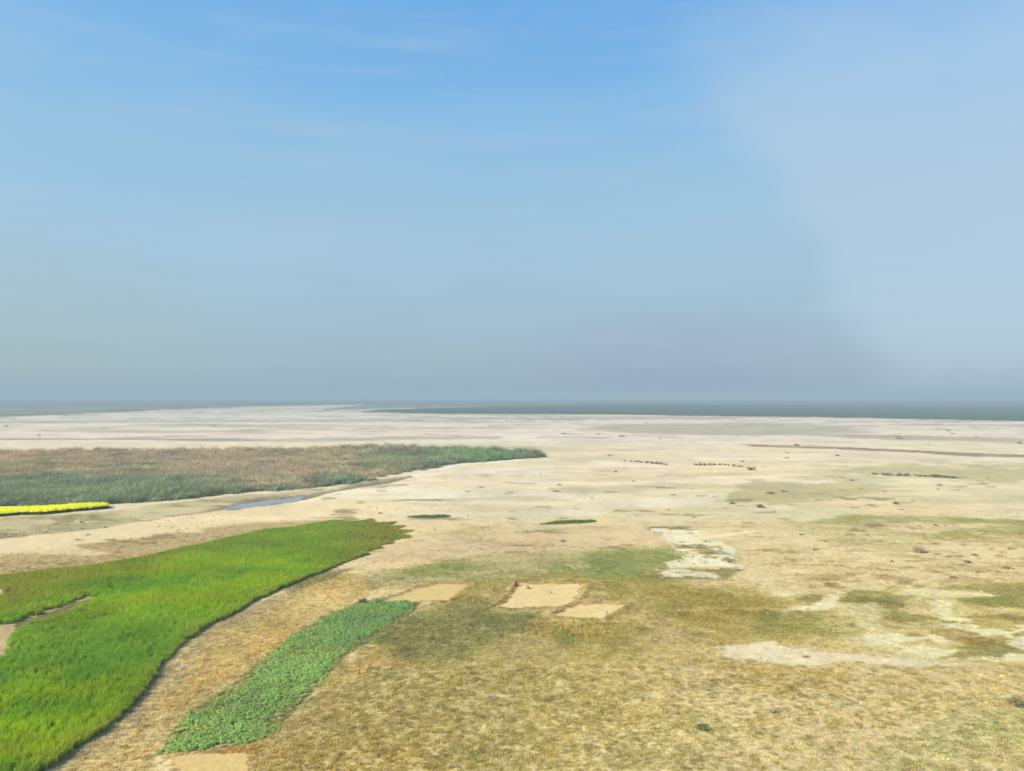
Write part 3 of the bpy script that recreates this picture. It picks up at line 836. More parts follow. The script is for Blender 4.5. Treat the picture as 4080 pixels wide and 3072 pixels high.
wheat_p = proto_set('wheat_clump', [make_mesh('wheat', blades(58, 0.175, 0.54, 0.022, 0.28, 10 + i, 0.25, 0.8), LM) for i in range(5)])
crop_p = proto_set('crop_clump', [make_mesh('crop', leafy(130, 0.26, 0.22, 0.034, 30 + i, 6, 0.6), LM) for i in range(4)])
dry_p = proto_set('dry_tuft', [make_mesh('dry', blades(22, 0.13, 0.24, 0.014, 0.5, 50 + i, 0.4, 0.5), LM_DRY) for i in range(5)])
turf_p = proto_set('turf_tuft', [make_mesh('turf', blades(26, 0.20, 0.10, 0.024, 0.9, 70 + i, 0.4, 0.7, seg=2), LM_DRY) for i in range(5)])
reed_p = proto_set('reed_clump', [make_mesh('reed', blades(80, 1.0, 1.75, 0.10, 0.75, 90 + i, 0.45, 0.9), LM_RED) for i in range(5)])
must_p = proto_set('mustard_clump', [make_mesh('mustard', leafy(280, 0.50, 0.80, 0.065, 110 + i, 16, 1.2, 0.45), LM) for i in range(4)])
mustst_p = proto_set('mustard_stems', [make_mesh('mustard_stem', blades(36, 0.36, 0.46, 0.05, 0.4, 130 + i, 0.3, 0.4), LM) for i in range(3)])

# wheat field
path_w = [(-900, 2600), (-200, 2512), (0, 2492), (62, 2476), (140, 2446), (250, 2410), (310, 2386), (352, 2372), (410, 2384), (372, 2404), (310, 2424), (200, 2466), (80, 2516), (-200, 2562), (-900, 2670)]
wpoly('path', path_w)
fx, fy, sd = fill('wheat', 0.29, 0.42, 0.25, ('bare', 'notch', 'path'), 1, clip=(-90, 18, 40, 140))
ex, ey, es = fill('wheat', 0.24, 0.45, 0.25, ('bare', 'notch', 'path'), 15, clip=(-90, 18, 40, 140))
ke = es < 0.9
fx, fy, sd = np.concatenate([fx, ex[ke]]), np.concatenate([fy, ey[ke]]), np.concatenate([sd, es[ke]])
k = in_view(fx, fy, 500); fx, fy, sd = fx[k], fy[k], sd[k]
n = len(fx)
px, py = proj(fx, fy)
rowm = 0.5 + 0.5 * np.sin((fy * 0.97 + fx * 0.10) * 2 * math.pi / 1.15)
hs = (0.92 + 0.18 * fbm(fx, fy, 3, 3, 61) + 0.10 * rowm) * (0.92 + 0.08 * sstep(0, 0.5, sd))
gap = hash2(np.floor(fx * 4.5), np.floor(fy * 4.5), 5) < 0.10 + 0.16 * (rowm < 0.18)
hs = np.where(gap & (sd > 0.5), hs * 0.4, hs)
thin = sstep(1150, 1620, px + 70 * fbm(fx, fy, 6, 4, 161))
hs *= (1 - 0.62 * thin) * np.where(rng.uniform(size=n) < 0.55 * thin ** 2, 0.15, 1.0)
edge_r = sstep(0.0, 1.2, sd + 0.5 * fbm(fx, fy, 1.2, 3, 162))
hs *= 0.93 + 0.07 * edge_r
wx_ = 0.7 * fbm(fx * 0.35, fy, 7, 4, 62) + 0.6 * fbm(fx, fy, 2.5, 4, 163)
left_up = sstep(2520, 2380, py + 0.35 * px) 
tn = tints((154, 182, 8), n, fx, fy, [((166, 180, 14), sstep(0.0, 0.6, wx_) * 0.7), ((118, 166, 28), sstep(0.0, 0.6, -wx_) * 0.7), ((116, 160, 48), sstep(2430, 2530, py + 60 * wx_) * sstep(2750, 2620, py + 60 * wx_) * 0.55), ((118, 150, 46), sstep(2260, 2160, py) * 0.6), ((160, 164, 60), 0.5 * (1 - edge_r)),
                                          ((160, 158, 40), left_up * 0.8), ((156, 146, 50), thin * 0.75)], 0.16, 0.95)
scatter('wheat_field', np.stack([fx, fy, ground_h(fx, fy) - 0.02], 1), np.stack([np.ones(n) * 1.05, np.ones(n) * 1.05, hs], 1), tn, wheat_p, 5,
        'bright green young wheat field sweeping down the left side of the photo', 'crop field', 0.05)
print('wheat', n)

# low leafy crop strip
fx, fy, sd = fill('strip', 0.25, 0.45, 0.55, (), 2)
k = rng.uniform(size=len(fx)) < 0.25 + 0.75 * sstep(-0.2, 1.0, sd + 0.7 * fbm(fx, fy, 0.9, 3, 171))
fx, fy, sd = fx[k], fy[k], sd[k]
n = len(fx); px, py = proj(fx, fy)
edge = sstep(0.0, 0.8, sd)
tn = tints((164, 194, 104), n, fx, fy, [((142, 188, 112), sstep(1250, 1500, px) * 0.7), ((178, 178, 88), (1 - edge) * 0.6), ((184, 190, 88), sstep(0.1, 0.7, fbm(fx, fy, 2.5, 4, 172)) * 0.6)], 0.16, 0.92)
sc = 0.72 + 0.25 * edge + 0.25 * fbm(fx, fy, 0.9, 3, 63)
scatter('leafy_crop', np.stack([fx, fy, ground_h(fx, fy) - 0.02], 1), np.stack([sc, sc, sc * 0.9], 1), tn, crop_p, 4,
        'curved strip of low bluish green leafy crop right of the wheat', 'crop strip', 0.08)
print('strip', n)

# two small green beds on the sand
for nm, lab in (('ga', 'small dark green bed of low plants just beyond the wheat tip'), ('gb', 'slim green bed of low plants alone on open sand')):
    fx, fy, sd = fill(nm, 0.35, 0.45, 0.3, (), 3)
    n = len(fx)
    tn = tints((118, 134, 52), n, fx, fy, None, 0.1, 0.8)
    sc = 0.9 + 0.2 * fbm(fx, fy, 1.5, 2, 64)
    scatter('green_bed', np.stack([fx, fy, ground_h(fx, fy) - 0.02], 1), np.stack([sc * 1.2, sc * 1.2, sc], 1), tn, crop_p, 4, lab, 'crop bed', 0.08)

# mustard in flower
fx, fy, sd = fill('mustard', 0.33, 0.45, 0.5, (), 4, clip=(-130, 90, 0, 170))
n = len(fx); px, py = proj(fx, fy)
zz = ground_h(fx, fy)
hs = 1.0 + 0.05 * fbm(fx, fy, 3, 3, 65)
tn = tints((255, 244, 0), n, fx, fy, [((232, 234, 20), sstep(200, 430, px) * 0.6)], 0.03, 0.98)
scatter('mustard_field', np.stack([fx, fy, zz], 1), np.stack([hs, hs, hs], 1), tn, must_p, 4,
        'narrow field of bright yellow flowering mustard in front of the reeds', 'crop field', 0.05)
tn = tints((120, 134, 40), n, fx, fy, None, 0.1, 0.7)
scatter('mustard_stems', np.stack([fx, fy, zz - 0.02], 1), np.stack([hs, hs, hs], 1), tn, mustst_p, 3, 'dull green stems and leaves under the yellow mustard flowers', 'crop stems', 0.05)
print('mustard', n)

# reed bed
fx, fy, sd = fill('reeds', 0.95, 0.5, 2.0, ('mustard',), 5, clip=(-240, 100, 60, 260))
k = in_view(fx, fy, 400); fx, fy, sd = fx[k], fy[k], sd[k]
n = len(fx); px, py = proj(fx, fy)
cl = fbm(fx, fy, 12, 4, 66)
back = sstep(1850, 1812, py)
tall = (0.68 + 0.22 * cl + 0.55 * back * (hash2(np.floor(fx), np.floor(fy), 3) > 0.86) + 0.12 * rng.normal(size=n)).clip(0.3, 1.5)
tall *= 0.55 + 0.45 * sstep(0, 3.5, sd)
tall *= np.where(px > 1700, 1.05, 1.0)
green = np.clip(sstep(1880, 1945, py - 0.022 * (px - 500) + 40 * cl + 18 * fbm(fx, fy, 4, 3, 166)) + sstep(1300, 1700, px + 260 * cl), 0, 1)
gvar = fbm(fx, fy, 18, 4, 67)
tn = tints((180, 158, 122), n, fx, fy, [((194, 160, 112), sstep(700, 100, px) * 0.6 * sstep(0.9, 0.2, green)), ((172, 162, 96), sstep(0, 0.6, gvar) * 0.5),
                                          ((132, 144, 98), green * 0.95), ((118, 112, 84), green * sstep(0.1, 0.6, gvar) * 0.7),
                                          ((104, 146, 80), sstep(1650, 1850, px) * sstep(2150, 1950, px) * sstep(-0.3, 0.4, gvar) * 0.6), ((100, 112, 80), sstep(0.25, 0.55, fbm(fx * 0.5, fy, 5, 3, 168)) * 0.5)], 0.22, 1.05)
scatter('reed_bed', np.stack([fx, fy, ground_h(fx, fy) - 0.05], 1), np.stack([np.ones(n), np.ones(n), tall], 1), tn, reed_p, 5,
        'wide bed of tall tangled reeds, brown behind and green in front', 'reed bed', 0.10)
print('reeds', n)

# scattered dry grass and turf, thick where the soil map is grassy
def soil_at(fx, fy):
    """grassiness of the ground from its own colour: nearest point of the ground sheet"""
    ri = np.searchsorted(-rows, -fy).clip(0, nr - 1)
    W_ = np.maximum(fy, 22.0)
    u = fx / W_
    base = 10 + 30
    ci = (base + np.round((u - u_in[0]) / (5.0 / F))).astype(int).clip(0, nc - 1)
    return C[ri * nc + ci]

def rnd_area(n, d0, d1, seed):
    r = np.random.default_rng(seed)
    d = np.sqrt(r.uniform(d0 * d0, d1 * d1, n))
    return r.uniform(-0.72, 0.74, n) * d, d

fx, fy = rnd_area(330000, 30, 112, 8)
cs = soil_at(fx, fy)
gr = sstep(226, 176, cs[:, 0] * 0.5 + cs[:, 1] * 0.5)          # paler ground is barer
keep = rng.uniform(size=len(fx)) < (gr * 0.62 + 0.02) * (0.15 + 0.85 * sstep(88, 56, fy)) * sstep(112, 92, fy + 8 * fbm(fx, fy, 12, 3, 70)) * (0.75 + 0.5 * sstep(-0.3, 0.3, fbm(fx, fy, 1.0, 2, 68)))
for e in ('wheat', 'strip', 'pa', 'pb', 'pc', 'pd'):
    keep &= ~(poly_sd(fx, fy, WORLD[e]) > -0.05)
kpx, kpy = proj(fx, fy)
keep &= rng.uniform(size=len(fx)) > 0.5 * sstep(2200, 3000, kpx + 300 * fbm(fx, fy, 5, 3, 711)) * sstep(2500, 2680, kpy)
fx, fy, cs = fx[keep], fy[keep], cs[keep]
n = len(fx)
hue = fbm(fx, fy, 1.3, 3, 69)
tn = lin(cs * (1.02 + 0.10 * hue[:, None])) * (0.80 + 0.08 * sstep(80, 45, fy))[:, None]
tn = tn * (1 + 0.14 * rng.normal(size=(n, 1)))
tn[:, 1] *= 1 + 0.06 * rng.normal(size=n)
sc = 0.75 + 0.35 * rng.uniform(size=n)
scatter('short_grass', np.stack([fx, fy, ground_h(fx, fy) - 0.01], 1), np.stack([sc, sc, sc * (0.7 + 0.3 * rng.uniform(size=n))], 1), np.clip(tn, 0.01, 0.8), turf_p, 5,
        'short sparse straw and olive grass covering the near ground', 'grass', 0.1)
print('turf', n)

DRYZ = [
    ([(330, 3072), (560, 2860), (700, 2700), (820, 2590), (950, 2500), (1180, 2400), (1260, 2420), (1150, 2520), (1020, 2630), (860, 2760), (740, 2850), (660, 2930), (600, 3072)], (218, 184, 100), 9, 0.9),
    ([(1240, 2700), (1340, 2650), (1480, 2640), (1450, 2690), (1300, 2710)], (226, 188, 116), 14, 1.1),
    ([(1700, 2340), (1960, 2330), (2050, 2340), (1960, 2420), (1780, 2410)], (188, 156, 90), 8, 1.1),
    ([(2060, 2300), (2180, 2290), (2340, 2300), (2340, 2322), (2080, 2320)], (190, 148, 60), 8, 1.0),
    ([(2100, 2440), (2190, 2460), (2380, 2480), (2560, 2420), (2700, 2430), (2500, 2540), (2100, 2560), (2000, 2500)], (188, 158, 84), 6, 1.0),
    ([(1450, 2480), (1650, 2440), (2050, 2440), (2050, 2560), (1700, 2620), (1450, 2640)], (150, 142, 78), 6, 1.0),
    ([(1050, 2990), (1200, 2850), (1500, 2700), (1900, 2650), (2000, 2750), (1700, 2900), (1700, 3072), (1060, 3072)], (190, 166, 84), 4, 0.9),
    ([(2300, 2340), (3100, 2340), (3300, 2450), (3100, 2560), (2500, 2600), (2100, 2600)], (176, 148, 66), 3, 0.8),
    ([(-200, 2560), (660, 2996), (990, 2962), (1060, 2905), (1085, 2915), (1010, 3000), (700, 3010)][1:], (208, 172, 80), 10, 0.8),
]
PX_, SC_, TN_ = [], [], []
for i, (pl, c, dens, sz) in enumerate(DRYZ):
    WORLD['dz'] = np.array([unproj(x, y) for x, y in pl])
    step = 1.0 / math.sqrt(dens)
    fx, fy, sd = fill('dz', step, 0.5, 1.2, ('wheat', 'strip', 'pa', 'pb', 'pc', 'pd'), 40 + i)
    k = (rng.uniform(size=len(fx)) < sstep(-0.3, 2.6, sd + 1.2 * fbm(fx, fy, 2.5, 3, 48 + i))) & (rng.uniform(size=len(fx)) < 0.3 + 0.6 * sstep(-0.3, 0.4, fbm(fx, fy, 2.2, 3, 47 + i)))
    fx, fy = fx[k], fy[k]
    n = len(fx)
    s = sz * (0.8 + 0.5 * rng.uniform(size=n))
    PX_.append(np.stack([fx, fy, ground_h(fx, fy) - 0.01], 1)); SC_.append(np.stack([s, s, s * (0.8 + 0.5 * rng.uniform(size=n))], 1))
    TN_.append(tints(c, n, fx, fy, None, 0.14, 0.98))
scatter('dry_grass', np.concatenate(PX_), np.concatenate(SC_), np.concatenate(TN_), dry_p, 5,
        'golden dry standing grass between the crops and round the plots', 'grass', 0.12)
print('dry', sum(len(p) for p in PX_))

# ------------------------------------------------------------------ far wood on the right, beyond the sand
LM_WOOD = leaf_mat('wood_leaf', (1, 1, 1), 0.1)
wood_p = proto_set('far_tree', [make_mesh('far_tree', leafy(90, 2.6, 3.6, 0.55, 150 + i, 6, 0.5), LM_WOOD) for i in range(4)])
wp = [(1480, 1638), (1650, 1646), (1800, 1649), (2400, 1651), (3000, 1660), (3400, 1665), (4080, 1678), (4700, 1690), (4700, 1626), (4080, 1622), (2600, 1612), (2000, 1622)]
wpoly('wood', wp)
fx, fy, sd = fill('wood', 4.2, 0.5, 5, (), 6)
dens = rng.uniform(size=len(fx)) < np.clip(900.0 / fy, 0.25, 1.0)
fx, fy, sd = fx[dens], fy[dens], sd[dens]
n = len(fx)
s = 0.50 + 0.10 * rng.uniform(size=n)
tn = tints((92, 114, 84), n, fx, fy, None, 0.05, 0.72)
scatter('distant_wood', np.stack([fx, fy, ground_h(fx, fy) - 0.2], 1), np.stack([s, s, s], 1), tn, wood_p, 4,
        'hazy dark belt of low distant wood along the horizon', 'woodland', 0.03)
print('wood', n)

# ------------------------------------------------------------------ single shrubs, each its own thing
SH_MAT = leaf_mat('shrub_leaf', tuple(x * 0.65 for x in srgb(200, 180, 132)), 0.15, False)
SH_MAT_G = leaf_mat('green_shrub_leaf', tuple(x * 0.6 for x in srgb(152, 150, 92)), 0.2, False)
TWIG = leaf_mat('twig_bark', tuple(x * 0.5 for x in srgb(120, 98, 70)), 0.0, False)
def stems(n, h, spread, seed):
    r = np.random.default_rng(seed)
    vs, fs, cs = [], [], []
    for i in range(n):
        a = r.uniform(0, 6.283); l = r.uniform(0.4, 1.0) * spread; hh = h * r.uniform(0.5, 1.0); w = 0.03
        base = (r.uniform(-0.05, 0.05), r.uniform(-0.05, 0.05))
        k = len(vs)
        for t, ww in ((0, 1.0), (0.5, 0.7), (1.0, 0.25)):
            x, y, z = base[0] + math.cos(a) * l * t * t, base[1] + math.sin(a) * l * t * t, hh * t
            for q in range(3):
                b = q * 2.094
                vs.append((x + math.cos(b) * w * ww, y + math.sin(b) * w * ww, z)); cs.append((1, 1, 1, 1))
        for s in (0, 3):
            for q in range(3):
                fs.append((k + s + q, k + s + (q + 1) % 3, k + s + 3 + (q + 1) % 3, k + s + 3 + q))
    return vs, fs, cs
# unit shrubs: 1 m across, 1 m high, scaled per thing
dome = [make_mesh('crown', leafy(320, 0.50, 1.0, 0.075, 200 + i, 7, 0.3), SH_MAT) for i in range(4)]
domeg = [make_mesh('crown', leafy(320, 0.50, 1.0, 0.075, 210 + i, 7, 0.3), SH_MAT_G) for i in range(3)]
spiky = [make_mesh('crown', blades(420, 0.34, 0.95, 0.022, 0.42, 220 + i, 0.55, 0.5), SH_MAT) for i in range(3)]
stem_m = [make_mesh('stem', stems(9, 0.8, 0.4, 240 + i), TWIG) for i in range(3)]

def shrub(px, py, wpx, hpx, kind, label, cat='shrub', group=None, name='shrub'):
    x, y = unproj(px, py)
    x, y = float(x), float(y)
    d = math.hypot(x, y)
    z = float(ground_h(np.array([x]), np.array([y]))[0])
    w, h = max(0.25, wpx * d / F), max(0.12, hpx * d / F)
    root = bpy.data.objects.new(name, None)
    root.empty_display_size = 0.3
    scene.collection.objects.link(root)
    root.location = (x, y, z - 0.02)
    root.rotation_euler = (0, 0, random.uniform(0, 6.28))
    me = random.choice({'d': dome, 'g': domeg, 's': spiky}[kind])
    cr = bpy.data.objects.new('crown', me); scene.collection.objects.link(cr); cr.parent = root
    ks = 1.7 if group else 1.3
    cr.scale = (w * ks, w * 1.1, h * (1.2 if group else 0.95))
    st = bpy.data.objects.new('stem', random.choice(stem_m)); scene.collection.objects.link(st); st.parent = root
    st.scale = (w * 0.9, w * 0.9, h)
    tag(root, label, cat, group)
    return root

S = shrub
ORD = 'first second third fourth fifth sixth seventh eighth ninth tenth eleventh twelfth thirteenth fourteenth fifteenth sixteenth'.split()
# two hedgerows of bushes on the sand
for i, (x, w, h) in enumerate([(2772, 22, 9), (2790, 20, 9), (2808, 20, 9), (2826, 20, 9), (2845, 18, 8), (2866, 16, 7), (2884, 18, 7), (2902, 12, 6), (2922, 18, 8), (2942, 16, 6), (2954, 12, 5)]):
    S(x, 1858 + max(0, (x - 2880) * 0.09), w, h, 'd', ORD[i] + ' brown bush from the left in the short row ending at the cone shaped bush', group='bushes in the short row on the pale sand')
S(2989, 1877, 38, 17, 'd', 'cone shaped brown bush at the right end of the short bush row')
S(3008, 1868, 14, 6, 'd', 'small brown bush touching the back of the cone shaped bush')
S(3048, 1866, 8, 5, 'd', 'tiny bush just right of the cone shaped bush')
for i, (x, w, h) in enumerate([(2490, 12, 4), (2512, 14, 4), (2534, 16, 6), (2554, 18, 6), (2575, 20, 8), (2596, 20, 8), (2615, 18, 8), (2632, 18, 7), (2650, 14, 5)]):
    S(x, 1842 + (x - 2490) * 0.09, w, h, 'g', ORD[i] + ' green brown bush from the left in the leftmost row on open sand', group='bushes in the leftmost row on the sand')
S(3487, 1894, 22, 8, 'g', 'separate dark bush at the left start of the long right hand row')
for i, (x, w, h) in enumerate([(3520, 16, 8), (3536, 18, 8), (3552, 14, 7), (3574, 14, 7), (3590, 18, 9), (3606, 14, 7), (3646, 8, 7), (3662, 18, 6), (3682, 18, 6), (3702, 18, 7), (3724, 20, 10), (3742, 20, 10), (3762, 18, 7), (3782, 18, 7), (3800, 16, 6), (3814, 10, 4)]):
    S(x, 1897 + (x - 3520) * 0.045, w, h, 'g', ORD[i] + ' low green bush from the left in the long thin row on the right', group='bushes in the long right hand row')
S(3616, 1901, 18, 13, 'd', 'tallest pointed bush in the long right hand row')
S(3933, 1910, 9, 6, 'd', 'small near black shrub on the greenish flat at the right')
S(3577, 1748, 32, 15, 'd', 'largest lone rounded bush on the far sand at right')
S(3170, 1776, 26, 9, 'd', 'pale low bush standing at the start of the dark bank')
for x, y, w, h, l in [(3134, 1807, 20, 5, 'flat shrub patch above another one, left of centre right sand'), (3134, 1829, 24, 5, 'flat shrub patch below the similar one under the dark bank'),
                      (3336, 1820, 22, 7, 'single oblong shrub on pale sand below the dark bank'), (2958, 1845, 22, 6, 'small peaked shrub just above the cone shaped bush'),
                      (3700, 1773, 10, 4, 'tiny dark shrub above the dark bank line'), (3774, 1718, 20, 5, 'thin dark shrub on far sand right of the rounded bush'),
                      (3888, 1742, 16, 4, 'small flat shrub on far sand, right of the thin dark one'), (4062, 1768, 20, 10, 'bush on the far sand at the right edge of the photo'),
                      (3793, 1728, 16, 4, 'small flat shrub just under the thin dark one'), (3580, 1687, 14, 3, 'farthest tiny shrub below the distant wood at right'),
                      (3393, 1918, 24, 6, 'faint low shrub left of the long right hand row'), (3741, 1941, 24, 8, 'oval dark shrub on pale sand below the long row'),
                      (3737, 1958, 10, 6, 'tiny dark shrub right under the oval one'), (3521, 1966, 9, 6, 'small dark shrub on the pale flat, alone left of the oval one'),
                      (3068, 1972, 36, 10, 'broad olive shrub on the greenish flat, left one of two'), (3118, 1964, 30, 8, 'olive shrub on the greenish flat, right one of two'),
                      (2757, 1950, 12, 4, 'tiny brown shrub on the sand under the short bush row'), (2912, 2009, 26, 16, 'dark tufted shrub with a ragged top on the middle sand'),
                      (3028, 2021, 40, 16, 'broad dark shrub on the middle sand, right of the ragged tuft'), (2660, 2030, 20, 5, 'flat dark shrub on peach sand right of centre'),
                      (3569, 2009, 26, 12, 'peaked dark shrub with a pale foot on the right flat'), (3635, 1999, 12, 5, 'tiny shrub right of the peaked one on the flat'),
                      (3589, 2029, 20, 4, 'thin dark shrub below the peaked one on the flat'), (2764, 2059, 24, 5, 'thin brown shrub on streaked sand right of centre'),
                      (3193, 2128, 24, 6, 'slim dark shrub alone on the tan flat'), (3664, 2094, 12, 5, 'left one of two small dark tufts above the green band'),
                      (3727, 2092, 18, 7, 'right one of two small dark tufts above the green band'), (4062, 2128, 22, 10, 'dark shrub on green turf at the right edge'),
                      (3246, 2190, 26, 7, 'slanting dark shrub on bare tan ground right of centre'), (3553, 2238, 18, 8, 'small rounded dark shrub below the big spiky bush'),
                      (3858, 2243, 30, 12, 'rounded dark shrub with a pointed top on tan ground'), (3881, 2214, 30, 5, 'thin dark shrub above the rounded one with pointed top'),
                      (4011, 2264, 36, 9, 'long dark shrub near the right edge on tan ground'), (3975, 2279, 20, 8, 'small dark shrub lower left of the long one'),
                      (3794, 2299, 28, 7, 'lens shaped dark shrub alone on smooth tan ground'), (3723, 2165, 16, 5, 'small dark shrub above right of the big spiky bush'),
                      (2935, 2267, 44, 8, 'long flat dark shrub right of the ragged white silt'), (2904, 2233, 18, 8, 'small dark shrub above the long flat one by the silt'),
                      (1515, 2045, 22, 7, 'dark low shrub at the tip of the wheat field'), (1862, 1966, 22, 5, 'dark shrub on cream sand, lower of the left pair'),
                      (1918, 1950, 22, 4, 'dark shrub on cream sand, upper of the left pair'), (2151, 1894, 10, 4, 'tiny speck of a shrub on the widest bare sand'),
                      (2427, 1817, 28, 4, 'thin flat shrub on sand above the leftmost bush row'), (2449, 1882, 24, 5, 'thin shrub on sand below the leftmost bush row'),
                      (2224, 1938, 28, 4, 'thin shrub on cream sand near the centre, upper'), (2211, 1963, 36, 5, 'longer flat shrub on cream sand near the centre, lower'),
                      (2522, 1921, 20, 5, 'small dark shrub on tan sand left of the greenish flat'), (2360, 1991, 14, 5, 'tiny tuft on bright sand above the slim green bed'),
                      (2683, 1976, 22, 5, 'flat shrub on sand above the flat dark peach sand shrub'), (2240, 2151, 26, 8, 'dark wedge shaped shrub on peach ground below the slim green bed'),
                      (1730, 2110, 12, 5, 'tiny dark shrub on peach ground right of the wheat tip'), (2477, 1739, 30, 6, 'dark flat shrub on the far flats right of centre'),
                      (2386, 1729, 30, 4, 'thin dark shrub on the far flats left of the darker flat one'), (2250, 1728, 44, 4, 'longest thin shrub on the far flats at the centre'),
                      (2576, 1688, 16, 6, 'small dark bush on the farthest flats near the wood'), (2629, 1746, 12, 6, 'small peaked shrub on the far flats right of the dark flat one'),
                      (26, 1700, 12, 6, 'dark shrub on far pale flats at the left edge'), (157, 1735, 14, 5, 'dark shrub on pale flats above the reeds at far left'),
                      (853, 1698, 18, 4, 'faint brown shrub on the far flats above the reeds'), (323, 2076, 18, 8, 'small dark clump on the muddy bank under the mustard'),
                      (329, 2100, 12, 6, 'tiny dark clump on tan mud below the mustard end'), (419, 2100, 20, 6, 'dark clump where the pale sand tongue begins at left'),
                      (347, 2132, 18, 4, 'tiny dark streaky clump on the pale sand strip at left')]:
    S(x, y, w, h, 'd', l)
S(3660, 2203, 36, 24, 's', 'big spiky dark bush on the bare tan ground at right')
S(1442, 2403, 36, 22, 'g', 'round green brown bush at the upper tip of the leafy crop strip')
S(4052, 2818, 56, 26, 'g', 'large dark weed clump at the lower right edge')
S(2794, 2906, 60, 16, 'g', 'dark green weed clump low in the foreground right of centre')
S(3085, 2846, 50, 12, 'd', 'brown weed clump in the right foreground')
S(1955, 2780, 50, 14, 'd', 'brown weed clump in the middle foreground grass')
S(3851, 2736, 26, 7, 'd', 'small brown weed on the peach ground right of the white silt')
S(3205, 2622, 34, 5, 'd', 'thin dark weed lying on the white silt patch')

# ------------------------------------------------------------------ small things on the plots and field edge
EARTH, nt, bs = base_mat('dug_earth')
geo = nt.nodes.new('ShaderNodeNewGeometry')
nse = tex_noise(nt, geo.outputs['Position'], 6, 4)
nt.links.new(ramp(nt, [(0.3, tuple(x * ALB for x in srgb(140, 112, 68))), (0.7, tuple(x * ALB for x in srgb(186, 156, 100)))], nse), bs.inputs['Base Color'])
def mound(px, py, wpx, hpx, label, sx=1.0, rot=0.0, name='earth_mound'):
    x, y = unproj(px, py); x, y = float(x), float(y)
    d = math.hypot(x, y); w, h = wpx * d / F, hpx * d / F
    nseg, nring = 20, 7
    vs, fs = [], []
    for r in range(nring + 1):
        t = r / nring
        for s in range(nseg):
            a = s / nseg * 6.2832
            rr = t * (1 + 0.15 * math.sin(3 * a + px) + 0.08 * math.sin(7 * a))
            vs.append((rr * math.cos(a) * w / 2, rr * math.sin(a) * w / 2 * sx, h * (math.cos(min(1, t) * math.pi) * 0.5 + 0.5) * (1 + 0.12 * math.sin(5 * a + 9 * t)) - 0.03))
    for r in range(nring):
        for s in range(nseg):
            a0, a1 = r * nseg + s, r * nseg + (s + 1) % nseg
            fs.append((a0, a0 + nseg, a1 + nseg, a1))
    me = bpy.data.meshes.new(name); me.from_pydata(vs, [], fs); me.materials.append(EARTH)
    for p in me.polygons: p.use_smooth = True
    o = bpy.data.objects.new(name, me); scene.collection.objects.link(o)
    o.location = (x, y, float(ground_h(np.array([x]), np.array([y]))[0])); o.rotation_euler = (0, 0, rot)
    tag(o, label, 'earth mound')
mound(2103, 2345, 26, 15, 'rounded earth mound inside the upper left of the biggest sand plot')
mound(2054, 2336, 36, 20, 'dark earth heap on the upper left corner of the biggest sand plot', 0.45, 1.1)
mound(2198, 2334, 16, 4, 'tiny flat clod by the back edge of the biggest sand plot', 0.5)
mound(2404, 2447, 13, 4, 'tiny clod in the smaller right hand sand plot', 0.5)

def tube(pts, r0, r1, sides=6):
    vs, fs, cs = [], [], []
    m = len(pts)
    for i, p in enumerate(pts):
        r = r0 + (r1 - r0) * i / (m - 1)
        for s in range(sides):
            a = s / sides * 6.2832
            vs.append((p[0] + r * math.cos(a), p[1] + r * math.sin(a), p[2])); cs.append((1, 1, 1, 1))
    for i in range(m - 1):
        for s in range(sides):
            fs.append((i * sides + s, i * sides + (s + 1) % sides, (i + 1) * sides + (s + 1) % sides, (i + 1) * sides + s))
    fs.append(tuple(range((m - 1) * sides, m * sides)))
    return vs, fs, cs
STALK = leaf_mat('dry_stalk', tuple(x * 0.8 for x in srgb(206, 196, 120)), 0.0, False)
PLUME = leaf_mat('pale_plume', tuple(x * 0.9 for x in srgb(232, 226, 176)), 0.2, False)
WOODM = leaf_mat('stake_wood', tuple(x * 0.5 for x in srgb(110, 90, 66)), 0.0, False)
def stalk(px, py, hpx, label, lean=0.25, plume=True):
    x, y = unproj(px, py); x, y = float(x), float(y)
    d = math.hypot(x, y); h = hpx * d / F
    root = bpy.data.objects.new('tall_weed', None); scene.collection.objects.link(root)
    root.location = (x, y, float(ground_h(np.array([x]), np.array([y]))[0]) - 0.02)
    me = make_mesh('stalk', tube([(0, 0, 0), (lean * h * 0.3, 0, h * 0.5), (lean * h, 0, h)], 0.016, 0.008), STALK)
    o = bpy.data.objects.new('stalk', me); scene.collection.objects.link(o); o.parent = root
    if plume:
        me = make_mesh('plume', leafy(40, 0.05, 0.16, 0.022, int(px), 3, 0.2), PLUME)
        o = bpy.data.objects.new('plume', me); scene.collection.objects.link(o); o.parent = root; o.location = (lean * h, 0, h * 0.88)
    tag(root, label, 'weed')
stalk(733, 2541, 44, 'pale weed stalk with a light plume leaning at the wheat edge')
stalk(903, 2438, 28, 'shorter pale weed stalk at the wheat edge, farther up the field')
stalk(618, 2680, 26, 'thin dry stalk standing by the shaded wheat edge', 0.05, False)
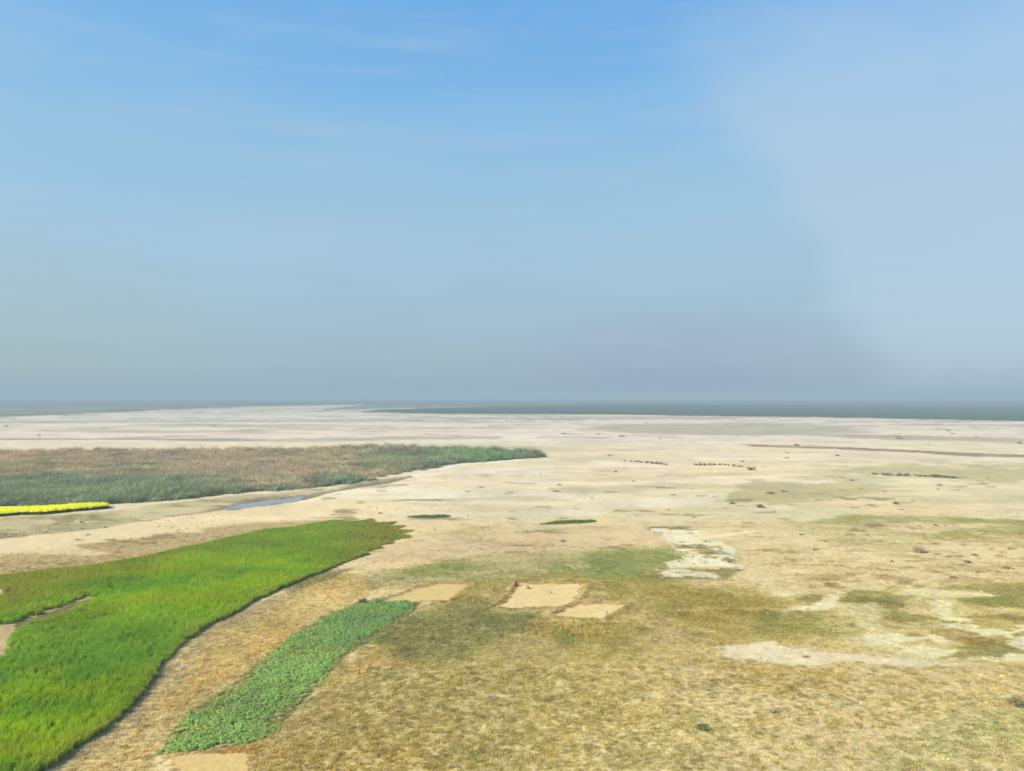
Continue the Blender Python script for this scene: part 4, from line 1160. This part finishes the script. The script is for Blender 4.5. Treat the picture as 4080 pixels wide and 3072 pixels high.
stalk(1760, 2398, 18, 'thin dry stalk at the front of the left sand plot', 0.0, False)
stalk(1940, 2326, 10, 'tiny pale stalk in the grass between the two upper plots', 0.0, True)
def stake(px, py, hpx, label, lean):
    x, y = unproj(px, py); x, y = float(x), float(y)
    d = math.hypot(x, y); h = hpx * d / F
    root = bpy.data.objects.new('stake', make_mesh('stake', tube([(0, 0, -0.05), (lean * h * 0.5, 0, h * 0.5), (lean * h, 0, h)], 0.045, 0.03), WOODM))
    scene.collection.objects.link(root)
    root.location = (x, y, float(ground_h(np.array([x]), np.array([y]))[0]))
    tag(root, label, 'stake')
stake(2194, 2364, 9, 'short dark stake standing mid way in the biggest sand plot', 0.1)
stake(2303, 2360, 9, 'short dark stake near the right side of the biggest sand plot', -0.1)
stake(1503, 2029, 9, 'short dark stake on pale sand beyond the wheat tip', 0.0)
stake(2418, 2446, 12, 'thin stake on the right corner of the smaller sand plot', 0.1)

# ------------------------------------------------------------------ haze
def haze_box():
    x, y0, y1, z0, z1 = 12600, -12600, 12600, -2.2, 26.0
    vs = [(-x, y0, z0), (x, y0, z0), (x, y1, z0), (-x, y1, z0), (-x, y0, z1), (x, y0, z1), (x, y1, z1), (-x, y1, z1)]
    fs = [(0, 3, 2, 1), (4, 5, 6, 7), (0, 1, 5, 4), (1, 2, 6, 5), (2, 3, 7, 6), (3, 0, 4, 7)]
    me = bpy.data.meshes.new('haze'); me.from_pydata(vs, [], fs)
    m = bpy.data.materials.new('haze_air'); m.use_nodes = True
    nt = m.node_tree; nt.nodes.clear()
    out = nt.nodes.new('ShaderNodeOutputMaterial')
    pv = nt.nodes.new('ShaderNodeVolumePrincipled')
    pv.inputs['Color'].default_value = (0.37, 0.475, 0.535, 1)
    pv.inputs['Density'].default_value = 0.00090
    pv.inputs['Anisotropy'].default_value = 0.0
    nt.links.new(pv.outputs[0], out.inputs['Volume'])
    me.materials.append(m)
    o = bpy.data.objects.new('haze', me); scene.collection.objects.link(o)
    tag(o, 'pale blue haze in the air over the whole riverbed', 'haze', None, 'stuff')
haze_box()
